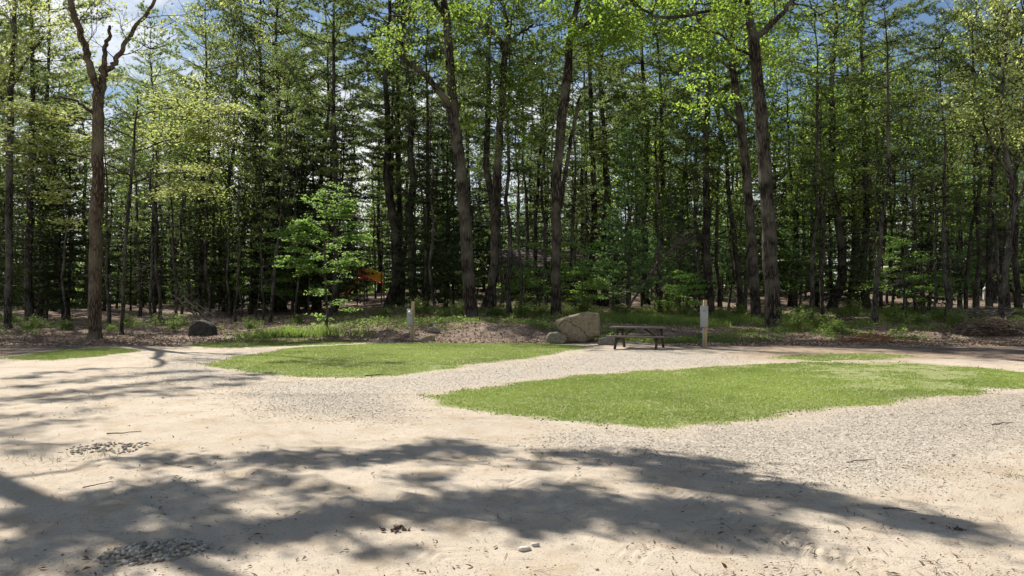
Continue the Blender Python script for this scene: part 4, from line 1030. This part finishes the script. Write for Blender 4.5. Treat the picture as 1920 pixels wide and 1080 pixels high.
def flat_stones():
    r = np.random.default_rng(3)
    for (px, py, s, lab) in ((984, 1036, .045, "flat white stone on the sand near the front middle, larger of two"), (1003, 1031, .028, "small white chip lying right of the larger flat white stone")):
        x, y = G(px, py); g = Geo(); a = np.arange(9) / 9 * 2 * pi; q = s * (.8 + .4 * r.random(9))
        z = float(terr(x, y)); V = [[q[i] * math.cos(a[i]), q[i] * .6 * math.sin(a[i]), k] for i in range(9) for k in (-.006, .010 + .006 * r.random())]
        hull(g, V); o = g.obj("stone", white_st, None); o.location = (x, y, z + .004); tag(o, lab, "stone")
flat_stones()

# ------------------------------------------------------------------ picnic table
wood_grey = plain_mat("weathered_planks", (.075, .064, .053), (.19, .17, .145), 12, .85, .5, .006, (.25, 3, 3))
wood_dark = plain_mat("dark_frame_wood", (.035, .026, .020), (.10, .078, .058), 12, .85, .4, .006, (3, 3, .4))
def picnic():
    x, y = G(1198, 655); y += .35; x = (1199 - 960) / F * y
    e = empty("picnic_table", (x, y, float(terr(x, y, False)) - .01), D2R(-21)); e.scale = (1, 1, .93)
    L = 1.86
    g = Geo()
    for k in range(5): box(g, (0, -.29 + .145 * k, .735), (L, .138, .055), bev=.006)
    g.obj("tabletop", wood_grey, e)
    for s in (-1, 1):
        g = Geo()
        for k in range(2): box(g, (0, s * (.60 + .145 * k), .44), (L, .138, .055), bev=.006)
        g.obj("bench_seat", wood_grey, e)
    for sx in (-1, 1):
        X = sx * .66
        for s in (-1, 1):
            g = Geo(); p0 = np.array([X, s * .70, -.02]); p1 = np.array([X, s * .27, .71]); d = p1 - p0; Ln = np.linalg.norm(d)
            box(g, (p0 + p1) / 2, (.06, .13, Ln), rx=math.atan2(-d[1], d[2]), bev=.006); g.obj("leg", wood_dark, e)
        g = Geo(); box(g, (X - sx * .041, 0, .375), (.05, 1.46, .12), bev=.006); g.obj("seat_support", wood_dark, e)
        g = Geo(); box(g, (X - sx * .041, 0, .67), (.05, .68, .11), bev=.006); g.obj("top_support", wood_dark, e)
        g = Geo(); p0 = np.array([X - sx * .09, 0, .40]); p1 = np.array([sx * .14, 0, .71]); d = p1 - p0
        box(g, (p0 + p1) / 2, (.05, .10, np.linalg.norm(d)), ry=math.atan2(d[0], d[2]), bev=.006); g.obj("brace", wood_dark, e)
    tag(e, "weathered grey wooden picnic table with attached benches beside the big boulder", "picnic table")
picnic()

# ------------------------------------------------------------------ utility posts
post_wood = plain_mat("treated_post", (.30, .22, .12), (.50, .39, .22), 10, .8, .3, .005, (3, 3, .3))
box_grey = plain_mat("grey_enamel_steel", (.27, .285, .29), (.34, .355, .36), 3, .45, .05, .002, spec=.5)
dark_metal = plain_mat("dark_metal", (.05, .05, .05), (.09, .09, .09), 5, .5, 0)
pale_plate = plain_mat("pale_meter_glass", (.42, .41, .37), (.55, .54, .5), 6, .3, 0)
def utility(px, rowb, rowt, bx0, bx1, by0, by1, label, meter, rz, cord):
    d = EYE * F / (rowb - HOR); x = (px - 960) / F * d; z = float(terr(x, d, False))
    e = empty("utility_post", (x, d, z), rz)
    k = d / F; H = (rowb - rowt) * k
    g = Geo(); box(g, (0, 0, H / 2 - .15), (.115, .115, H + .3), bev=.006); g.obj("post", post_wood, e)
    bx = (bx0 + bx1) / 2 - px; w = (bx1 - bx0) * k; zb = (rowb - by1) * k; zt = (rowb - by0) * k
    g = Geo(); box(g, (bx * k, -.13, (zb + zt) / 2), (w, .14, zt - zb), bev=.012)
    c = g.obj("box", box_grey, e); c.name = "electrical_box"
    g = Geo(); box(g, (bx * k, -.207, (zb + zt) / 2 - .02), (w * .86, .012, (zt - zb) * (.55 if meter else .86)), bev=.004)
    if meter: 
        for v in g.v: v[:, 2] -= (zt - zb) * .18
    g.obj("cover", box_grey, c)
    g = Geo(); zc = zt - w * .62
    if meter:
        cyl(g, (bx * k, -.20, zc), (bx * k, -.27, zc), w * .36, 18); g.obj("meter", pale_plate, c)
    else:
        a = np.linspace(pi * .1, pi * .9, 9); pts = np.stack([bx * k + np.cos(a) * w * .22, np.full(9, -.222), zt - .2 + np.sin(a) * w * .22], -1)
        tube(g, pts, np.full(9, .007), 6); g.obj("latch", dark_metal, c)
    g = Geo(); cyl(g, (-.082, -.10, -.1), (-.082, -.10, zb + .03), .024, 10); g.obj("conduit", box_grey, e)
    if cord:
        g = Geo(); t = np.linspace(0, 1, 8)[:, None]
        pts = np.array([-.42, .1, .46]) + np.array([.34, -.12, -.44]) * t + np.array([0, 0, -.05]) * np.sin(t * pi)
        tube(g, pts, np.full(8, .014), 6); g.obj("brace_bar", dark_metal, e)
    tag(e, label, "utility post")
utility(774.5, 641, 567, 763, 774, 581, 612, "wooden utility post with a round meter on its grey box, beside a flat pale rock", True, D2R(8), False)
utility(1322, 653, 563, 1312, 1326, 574, 614, "wooden utility post with a plain grey electrical box, right of the picnic table", False, D2R(-4), True)

# ------------------------------------------------------------------ cabin deep in the wood
log_wood = plain_mat("brown_siding", (.03, .018, .012), (.075, .043, .028), 5, .85, .6, .02, (.2, 1, 9))
shingle = plain_mat("brown_shingles", (.05, .036, .03), (.12, .09, .075), 9, .9, .7, .02, (1, 3, 3))
trimw = plain_mat("tan_trim", (.22, .15, .09), (.32, .23, .15), 6, .8, .2)
def cabin():
    d = 57.0; x0, x1 = (944 - 960) / F * d, (1094 - 960) / F * d; w = x1 - x0
    cx = (x0 + x1) / 2; z0 = float(terr(cx, d + 2, False)) - .1
    e = empty("cabin", (cx, d, z0), D2R(-6)); dp = 4.6; ze = 1.6 + (562 - 497) / F * d - z0; zr = 1.6 + (562 - 470) / F * (d + dp / 2) - z0
    g = Geo(); n = int(ze / .2)
    for k in range(n):
        h = ze / n
        box(g, (0, dp / 2, h * (k + .5)), (w, dp, h * .97), bev=.04)
    hull(g, [[sx * (w / 2 - .03), sy, ze - .02] for sx in (-1, 1) for sy in (.03, dp - .03)] + [[sx * (w / 2 - .03), dp / 2, zr - .06] for sx in (-1, 1)])
    g.obj("wall", log_wood, e)
    g = Geo(); sl = math.atan2(zr - ze, dp / 2); Lr = math.hypot(zr - ze, dp / 2) + .45
    for s in (-1, 1):
        for k in range(7):
            f = (k + .5) / 7 * Lr; yy = dp / 2 + s * f * math.cos(sl); zz = zr + .06 - f * math.sin(sl) - .004 * k
            box(g, (0, yy, zz), (w + .7, Lr / 7 * 1.12, .05), rx=-s * (sl - .03), bev=.008)
    g.obj("roof", shingle, e)
    g = Geo()
    for sx in (-1, 1):
        for s in (-1, 1):
            box(g, (sx * (w / 2 + .37), dp / 2 + s * Lr / 2 * math.cos(sl), zr - .05 - Lr / 2 * math.sin(sl)), (.05, Lr, .18), rx=-s * sl, bev=.006)
    g.obj("fascia", trimw, e)
    for sx in (-1, 1):
        g = Geo(); box(g, (sx * (w / 2 + .02), -.02, ze / 2), (.12, .12, ze), bev=.01); g.obj("corner_board", trimw, e)
    dk = plain_mat("dark_pane", (.02, .022, .022), (.04, .042, .042), 3, .15, 0, spec=.6)
    for wx in (-1.5, 1.6):
        g = Geo()
        for (a, b, c1, c2) in ((0, .44, .9, .07), (0, -.44, .9, .07), (-.42, 0, .07, .81), (.42, 0, .07, .81)): box(g, (wx + a, -.03, 1.55 + b), (c1 if c1 > .5 else c1, .08, c2), bev=.005)
        f = g.obj("window", wood_dark, e); g = Geo(); box(g, (wx, -.012, 1.55), (.78, .03, .81)); g.obj("pane", dk, f)
    g = Geo(); box(g, (.1, -.03, 1.0), (.9, .07, 2.0), bev=.01); dr = g.obj("door", wood_dark, e)
    g = Geo(); cyl(g, (.44, -.06, 1.0), (.44, -.12, 1.0), .03, 8); g.obj("handle", dark_metal, dr)
    tag(e, "dark brown cabin with a shingled gable roof half hidden behind the trunks", "cabin")
cabin()

# ------------------------------------------------------------------ play structure
red = plain_mat("red_plastic", (.68, .035, .045), (.76, .05, .06), 2, .35, 0, spec=.5)
yel = plain_mat("yellow_plastic", (.85, .47, .04), (.88, .52, .06), 2, .4, 0, spec=.5)
def play():
    d = 59.0; k = d / F; x = (693 - 960) * k; z = float(terr(x, d, False)); e = empty("play_structure", (x, d, z), 0)
    Z = lambda row: 1.6 + (562 - row) * k - z
    X = lambda px: (px - 693) * k
    # arched bridge deck and two yellow barriers descending to the right
    n = 9; t = np.linspace(0, 1, n); xs = X(683) + (X(715) - X(683)) * t; top = Z(504) - (Z(504) - Z(513)) * t ** 2; bot = Z(519) - (Z(519) - Z(531)) * t ** 1.6
    for s, yy in ((0, 0.0), (1, 1.0)):
        g = Geo()
        for i in range(n - 1):
            V = [[xs[i], yy + q, zz] for q in (0, .05) for zz in (top[i], top[i] - .16)] + [[xs[i + 1], yy + q, zz] for q in (0, .05) for zz in (top[i + 1], top[i + 1] - .16)]; hull(g, V)
            V = [[xs[i], yy + q, zz] for q in (0, .05) for zz in (bot[i], bot[i] + .14)] + [[xs[i + 1], yy + q, zz] for q in (0, .05) for zz in (bot[i + 1], bot[i + 1] + .14)]; hull(g, V)
            if i % 2 == 0: box(g, ((xs[i] + xs[i + 1]) / 2, yy + .022, (top[i] + bot[i + 1]) / 2), (abs(xs[1] - xs[0]) * 1.25, .04, top[i] - bot[i + 1] - .1))
            else: box(g, ((xs[i] + xs[i + 1]) / 2 , yy + .022, (top[i] + bot[i + 1]) / 2 + .17), (abs(xs[1] - xs[0]) * .9, .04, (top[i] - bot[i + 1]) * .35))
        g.obj("bridge_barrier", yel, e)
    g = Geo()
    for i in range(n - 1): hull(g, [[xs[i + a], q, bot[i + a] - b] for a in (0, 1) for q in (.06, .99) for b in (0.02, .14)])
    g.obj("bridge_deck", red, e)
    g = Geo(); box(g, (X(677), .5, Z(522)), (.55, 1.1, .12), bev=.02); g.obj("platform", red, e)
    g = Geo(); box(g, (X(678), -.05, (Z(503) + Z(519)) / 2), (.42, .07, Z(503) - Z(519)), bev=.05); box(g, (X(675), -.09, Z(511)), (.2, .06, .25), bev=.03); g.obj("panel", red, e)
    g = Geo(); a = np.linspace(0, 1, 12)
    P = np.stack([X(673) - 1.5 * a, .3 + .35 * np.sin(a * 2.5), Z(524) - (Z(524) - .35) * (a ** 1.2)], -1)
    for i in range(11):
        V = []
        for q in (P[i], P[i + 1]):
            V += [[q[0], q[1] - .26, q[2]], [q[0], q[1] + .26, q[2]], [q[0], q[1] - .26, q[2] - .05], [q[0], q[1] + .26, q[2] - .05]]
        hull(g, V)
        for s in (-1, 1):
            hull(g, [[q[0], q[1] + s * b, q[2] + c] for q in (P[i], P[i + 1]) for b in (.25, .30) for c in (-.05, .17)])
    g.obj("slide", red, e)
    for (xx, yy) in ((X(683), -.02), (X(683), 1.08), (X(670), -.02), (X(670), 1.08), (X(715.5), -.02), (X(715.5), 1.08)):
        g = Geo(); cyl(g, (xx, yy, -.2), (xx, yy, Z(502) if xx < X(700) else Z(511)), .05, 10); g.obj("post", dark_metal, e)
    tag(e, "red and yellow playground slide with an arched bridge glimpsed between trunks", "play structure")
play()

# ------------------------------------------------------------------ small things deep on the right and left
white_p = plain_mat("white_paint", (.62, .62, .60), (.72, .72, .70), 3, .4, .1, spec=.5)
tan_roof = plain_mat("pale_awning", (.34, .30, .22), (.45, .41, .31), 4, .7, .2)
def shelter():
    d = 68.0; k = d / F; x = (1682 - 960) * k; z = float(terr(x, d, False)); e = empty("camping_trailer", (x, d, z), D2R(-8))
    Zr = lambda row: 1.6 + (562 - row) * k - z
    w = 58 * k; g = Geo(); zb = .45; zt = Zr(500)
    prof = [(-w / 2, zb + .3), (-w / 2 + .25, zb), (w / 2 - .1, zb), (w / 2, zb + .3), (w / 2 - .05, zt - .3), (w / 2 - .4, zt), (-w / 2 + .3, zt), (-w / 2 + .02, zt - .35)]
    hull(g, [[a, b, c] for a, c in prof for b in (0, 2.0)]); g.obj("body", plain_mat("trailer_skin", (.10, .105, .10), (.16, .16, .15), 3, .5, .1), e)
    g = Geo(); box(g, (-w * .2, -.55, zt - .05), (w * .62, 1.2, .07), rx=D2R(9), bev=.01); g.obj("awning", tan_roof, e)
    g = Geo(); box(g, (-w * .30, -.03, Zr(523)), (.42, .05, .62), bev=.02); g.obj("door", white_p, e)
    g = Geo(); box(g, (w * .22, -.02, zt - .62), (.7, .04, .4), bev=.02); g.obj("window", dark_metal, e)
    for sx in (-.35, .35):
        g = Geo(); cyl(g, (sx, -.02, .30), (sx, .2, .30), .30, 18); wh = g.obj("wheel", dark_metal, e)
        g = Geo(); cyl(g, (sx, -.05, .30), (sx, .0, .30), .15, 14); g.obj("hub", box_grey, wh)
    g = Geo(); box(g, (-w / 2 - .4, 1, .42), (1.0, .1, .1), bev=.01); g.obj("drawbar", dark_metal, e)
    tag(e, "small dull camping trailer with a pale awning, deep among trunks on the right", "trailer")
    # gas bottle
    x, d2, _ = base_at(1848, 566); d2 = 62.0; x = (1848 - 960) / F * d2; k = d2 / F; zb = 1.6 + (562 - 551) * k
    z = float(terr(x, d2)); e = empty("gas_bottle", (x, d2, z), 0); h = max(1.0, 1.6 + (562 - 534) * k - z)
    g = Geo(); q = np.linspace(0, 1, 12); rr = .20 * np.clip(np.sin(np.clip(q * 9, 0, pi / 2)) * np.sin(np.clip((1 - q) * 6, 0, pi / 2)) + .12, 0, 1)
    tube(g, np.stack([q * 0, q * 0, q * h * .93], -1), rr, 16); g.obj("tank", white_p, e, True)
    g = Geo(); tube(g, [[0, 0, h * .9], [0, 0, h]], [.09, .08], 12); g.obj("collar", dark_metal, e)
    tag(e, "upright white gas bottle between thin trunks near the right side", "gas bottle")
    # white pail made up to stand for a bright sun glint
    x, d2, z = base_at(66, 590); e = empty("pail", (x, d2, z), 0)
    g = Geo(); tube(g, [[0, 0, 0], [0, 0, .36]], [.14, .18], 18); g.obj("bucket", white_p, e)
    g = Geo(); a = np.linspace(0, pi, 12); tube(g, np.stack([np.cos(a) * .18, a * 0, .34 + np.sin(a) * .17], -1), np.full(12, .006), 5); g.obj("handle", dark_metal, e)
    tag(e, "made-up white pail standing for a bright glint at the far left", "pail")
shelter()

# ------------------------------------------------------------------ fallen wood
def stick(P, rads, mat, name, label, cat="fallen branch", group=None, twigs=0, seed=1, tl=.5, origin=None):
    r = np.random.default_rng(seed); g = Geo(); P = np.array(P, float); o0 = P[0].copy(); P = P - o0
    m = 9; s = np.linspace(0, 1, len(P)); u = np.linspace(0, 1, m)
    Q = np.stack([np.interp(u, s, P[:, i]) for i in range(3)], -1); L = np.linalg.norm(P[-1] - P[0]); Q[1:-1] += r.normal(size=(m - 2, 3)) * L * .008
    tube(g, Q, np.interp(u, [0, 1], rads), 7, .15, r)
    for k in range(twigs):
        t = r.uniform(.25, 1); i = min(int(t * (m - 1)), m - 2); p = Q[i]; d = nrm(nrm(Q[i + 1] - Q[i]) * .8 + r.normal(size=3) * .75); l = tl * r.uniform(.5, 1.3)
        pp = p + d * l * np.linspace(0, 1, 5)[:, None] + r.normal(size=(5, 3)) * .03 * l; tube(g, pp, np.linspace(.016, .004, 5), 4)
        for q in range(5):
            b = pp[1 + q % 4]; e = b + nrm(d + r.normal(size=3) * .7) * l * .45; tube(g, [b, (b + e) / 2 + r.normal(size=3) * .02, e], [.007, .005, .003], 3)
    o = g.obj(name, mat, None, True); o.location = o0; tag(o, label, cat, group); return o
def gp(px, d, dz=0.0):
    x = (px - 960) / F * d; return [x, d, float(terr(x, d)) + dz]
def fallen():
    A = base_at(1187, 592)
    stick([gp(1172, 46, 0), W(1235, 490, 45.5), W(1278, 448, 45)], (.085, .03), M['deadwood'], "fallen_tree", "grey dead tree leaning up to the right with bushy bare twigs", "fallen tree", twigs=42, seed=4, tl=1.4)
    for i, (a, b, c, d, dd, lab) in enumerate((
        (262, 46, 352, 550, 46.5, "bare pole leaning across the left wood, its top to the right"),
        (385, 47, 318, 548, 47, "bare leaning pole whose top points left, behind the dark boulder"),
        (400, 45, 345, 556, 45, "short dead branch propped low beside the slim trunks on the left"),
        (420, 46.5, 365, 566, 46.5, "lowest dead branch of those propped behind the dark boulder"))):
        stick([gp(a, b, 0), W(c, d, dd)], (.06, .025), M['deadwood'], "fallen_branch", lab, twigs=9, seed=20 + i, tl=.8)
    for i, (a, da, b, db, r0, lab) in enumerate((
        (1555, 46, 1640, 45, .07, "long pale log lying behind the stoutest oak's right side"),
        (1570, 43.5, 1632, 44.5, .045, "shorter pale pole lying in front of the long pale log"),
        (1795, 45, 1860, 42, .05, "pale pole sloping down through the brush on the right"),
        (1810, 44, 1880, 45.5, .045, "thin log lying across the brush beside a slender trunk"),
        (1480, 40, 1530, 41.5, .04, "grey branch lying in undergrowth right of the stoutest oak"),
        (1885, 33, 1945, 31, .04, "grey branch at the wood edge by the right side"),
        (640, 41, 700, 44, .05, "dark branch lying below the play slide"))):
        stick([gp(a, da, .08), [*(np.array(gp(a, da, .2)) * .5 + np.array(gp(b, db, .2)) * .5)], gp(b, db, .18)], (r0, r0 * .5), M['deadwood'], "fallen_branch", lab, twigs=7, seed=40 + i, tl=.6)
    for i, (a, b, c, d, r0, lab) in enumerate((
        (200, 818, 265, 815, .012, "straight stick lying on sunlit sand left of centre"),
        (684, 706, 722, 703, .020, "dark stick on the gravel at the tip of the nearer lawn"),
        (155, 918, 212, 910, .008, "thin twig in the sand above the shaded pebbles"),
        (1655, 955, 1718, 963, .009, "thin twig at the front edge of the right gravel"),
        (1588, 868, 1640, 862, .008, "fine twig lying on the right gravel"),
        (1860, 800, 1900, 796, .012, "curved twig on gravel near the right side"),
        (60, 640, 128, 652, .02, "pale root-like stick on dark soil at the left"))):
        x0, y0 = G(a, b); x1, y1 = G(c, d); 
        stick([[x0, y0, float(terr(x0, y0)) + .01], [(x0 + x1) / 2, (y0 + y1) / 2 + .01, float(terr((x0 + x1) / 2, (y0 + y1) / 2)) + .018], [x1, y1, float(terr(x1, y1)) + .012]], (r0 * .7, r0 * .35), M['twig'], "stick", lab, "stick", twigs=0, seed=60 + i)
    # brush heaps
    def heap(px, d, wdt, hgt, n, mat, name, lab, seed, fine=.012, ln=1.1):
        r = np.random.default_rng(seed); g = Geo(); x = (px - 960) / F * d; z = float(terr(x, d))
        for k in range(n):
            c = np.array([r.normal() * wdt * .33, r.normal() * wdt * .22, 0]); c[2] = max(.02, hgt * math.exp(-(c[0] / wdt * 2) ** 2) * r.random())
            a = r.random() * 6.28; e = r.normal() * .3; dr = np.array([math.cos(a) * math.cos(e), math.sin(a) * math.cos(e), math.sin(e)]); L = ln * r.uniform(.3, 1)
            t = np.linspace(-.5, .5, 5)[:, None]; pp = c + dr * L * t + r.normal(size=(5, 3)) * .05 * L
            pp[:, 2] = np.maximum(pp[:, 2], .0); tube(g, pp, np.linspace(fine * r.uniform(.6, 1.6), fine * .3, 5), 4)
        o = g.obj(name, mat, None, True); o.location = (x, d, z); tag(o, lab, "brush pile"); return o
    red_tw = plain_mat("rusty_needles", (.16, .07, .035), (.30, .15, .08), 9, .9, .2)
    heap(1835, 44, 4.0, .8, 200, M['deadwood'], "brush_pile", "tangled pile of grey brushwood beside thin trunks on the right", 1, .022, 1.8)
    heap(1858, 32.5, 2.6, .7, 420, M['twig'], "brush_pile", "dark heap of roots and twigs at the wood edge on the right", 2, .018, .7)
    heap(1628, 29.5, 2.0, .35, 260, red_tw, "brush_pile", "rust-brown dead pine bough at the clearing edge", 3, .010, .5)
    heap(340, 44, 4.0, .6, 120, M['deadwood'], "brush_pile", "loose grey brushwood below the leaning poles on the left", 5, .018, 1.6)
    # mounded soil under the dark heap
    rock_obj("soil_mound", [(1815, 640), (1825, 618), (1850, 607), (1880, 612), (1900, 630), (1905, 642)], 1.4, 32.0, plain_mat("dark_soil", (.03, .022, .016), (.09, .065, .05), 7, .95, 1, .06), "dark mound of soil under the root heap on the right", 21, .2, "mound", .12)
    # clods on the sand
    r = np.random.default_rng(8)
    for (px, py, s, lab) in ((742, 996, .06, "crumbly dark clod on shaded sand, left of the tyre marks"), (1796, 992, .035, "small round dark clod at the tip of the front shadow")):
        x, y = G(px, py); g = Geo(); n = 26
        for k in range(n):
            c = np.array([r.normal() * s * .8, r.normal() * s * .5, abs(r.normal()) * s * .22]); q = s * r.uniform(.15, .4)
            hull(g, c + nrm(r.normal(size=(9, 3))) * q * np.array([1, 1, .6]))
        o = g.obj("clod", M['twig'], None); o.location = (x, y, float(terr(x, y))); tag(o, lab, "clod")
fallen()

# ------------------------------------------------------------------ labels for the planted trees
ORD = ["first", "second", "third", "fourth", "fifth", "sixth", "seventh", "eighth", "ninth", "tenth", "eleventh", "twelfth", "thirteenth", "fourteenth"]
ZN = [(-999, -5, "beyond the left side"), (-5, 178, "left of the forked trunk"), (178, 372, "behind the forked trunk's right side"), (372, 520, "between dark boulder and green maple"), (520, 700, "behind the tiered green maple"),
      (700, 875, "between play slide and rough oak"), (875, 1043, "in front of the cabin's left half"), (1043, 1190, "between curved oak and leaning dead tree"), (1190, 1322, "between dead tree and right utility post"), (1322, 1450, "between right post and stoutest oak"),
      (1450, 1600, "just right of the stoutest oak"), (1600, 1740, "around the camping trailer"), (1740, 1925, "around the gas bottle"), (1925, 9999, "beyond the right side")]
KD = dict(bright=("lime-leaved tree", "tree"), understory=("leafy understory tree", "tree"), pine=("pine", "tree"), thin_pine=("slim straight pine", "tree"), hemlock=("dark bushy hemlock", "tree"), young_pine=("young light-green pine", "tree"), yellow=("tree with yellow-green leaves", "tree"),
          leafy=("green leafy tree", "tree"), pole=("thin leafy pole tree", "tree"), sapling=("low leafy sapling", "sapling"), bush=("leafy bush", "bush"))
KG = dict(bright="lime-leaved trees of the wood", understory="leafy understory trees of the wood", pine="tall pines of the wood", thin_pine="slim pines of the wood", hemlock="bushy hemlocks under the pines", young_pine="young pines under the tall trees", yellow="yellow-green trees of the wood", leafy="green leafy trees of the wood",
          pole="thin pole trees of the wood", sapling="saplings of the undergrowth", bush="bushes along the wood floor")
buckets = {}
for kd in ('pine', 'hemlock', 'leafy', 'understory'):
    for i, o in enumerate([q[0] for q in BACK if q[1] == kd]):
        tag(o, f"{KD[kd][0]} added unseen behind the viewer to block sky light", KD[kd][1], KD[kd][0] + " trees added behind the viewer")
for rec in TREES:
    o, kind, px, d = rec[:4]
    zn = next(z[2] for z in ZN if z[0] <= px < z[1])
    dep = "near" if d < 47 else "mid" if d < 65 else "far"
    buckets.setdefault((kind, dep, zn), []).append(rec)
DP = dict(near="near the edge", mid="farther back", far="far back")
for (kind, dep, zn), L in buckets.items():
    if kind == 'bush': dep2 = ""
    L.sort(key=lambda q: q[2])
    for i, rec in enumerate(L):
        nm = KD[kind][0]
        lab = f"{nm} {DP[dep]}, {zn}"
        if len(L) > 1: lab = f"{ORD[i]} {lab}" if i < len(ORD) else lab
        if len(L) > 1: lab += ", from left"
        tag(rec[0], lab, KD[kind][1], KG[kind])

# ------------------------------------------------------------------ light, sky
sun_d = bpy.data.lights.new("sun", 'SUN'); sun_d.energy = 5.0; sun_d.angle = D2R(.53); sun_d.color = (1.0, .95, .86)
sun = bpy.data.objects.new("sun", sun_d); col.objects.link(sun)
from mathutils import Vector
sun.rotation_euler = Vector(tuple(SUN)).to_track_quat('Z', 'Y').to_euler()
world = bpy.data.worlds.new("World"); scene.world = world; world.use_nodes = True
nt = world.node_tree; nt.nodes.clear(); L = nt.links
out = nt.nodes.new("ShaderNodeOutputWorld"); bg = nt.nodes.new("ShaderNodeBackground"); sk = nt.nodes.new("ShaderNodeTexSky")
sk.sky_type = 'NISHITA'; sk.sun_disc = False; sk.sun_elevation = SUN_EL; sk.sun_rotation = SUN_ROT; sk.air_density = 1.0; sk.dust_density = .2; sk.ozone_density = 2.6
tc = nt.nodes.new("ShaderNodeTexCoord"); mp = nt.nodes.new("ShaderNodeMapping"); mp.inputs["Scale"].default_value = (1, 1, 2.6)
L.new(tc.outputs["Generated"], mp.inputs[0])
nz = node(nt, "ShaderNodeTexNoise", Scale=2.6, Detail=7.0, Roughness=.6); L.new(mp.outputs[0], nz.inputs["Vector"])
sx = nt.nodes.new("ShaderNodeSeparateXYZ"); L.new(tc.outputs["Generated"], sx.inputs[0])
# more cloud low down, to the left, and added unseen behind for neutral fill
q = math_(nt, 'MULTIPLY_ADD', sx.outputs[2], -1.3, nz.outputs[0]); q = math_(nt, 'MULTIPLY_ADD', sx.outputs[0], -.25, q); q = math_(nt, 'MULTIPLY_ADD', math_(nt, 'MINIMUM', sx.outputs[1], .3), -.55, q); q = math_(nt, 'ADD', q, .21)
cm = ramp(nt, q, [(.22, (0, 0, 0)), (.36, (1, 1, 1))])
cl = mix(nt, cm, sk.outputs[0], (11.0, 11.2, 11.6))
L.new(cl, bg.inputs[0]); bg.inputs[1].default_value = .060; L.new(bg.outputs[0], out.inputs[0])

scene.view_settings.view_transform = 'Standard'; scene.view_settings.look = 'None'
scene.view_settings.exposure = .70; scene.view_settings.gamma = 1.0
scene.render.engine = 'CYCLES'
cy = scene.cycles
cy.max_bounces = 5; cy.diffuse_bounces = 3; cy.glossy_bounces = 2; cy.transmission_bounces = 3; cy.transparent_max_bounces = 4
cy.use_denoising = True; cy.caustics_reflective = False; cy.caustics_refractive = False
cy.sample_clamp_indirect = 6
try: cy.use_adaptive_sampling = True; cy.adaptive_threshold = .015
except Exception: pass
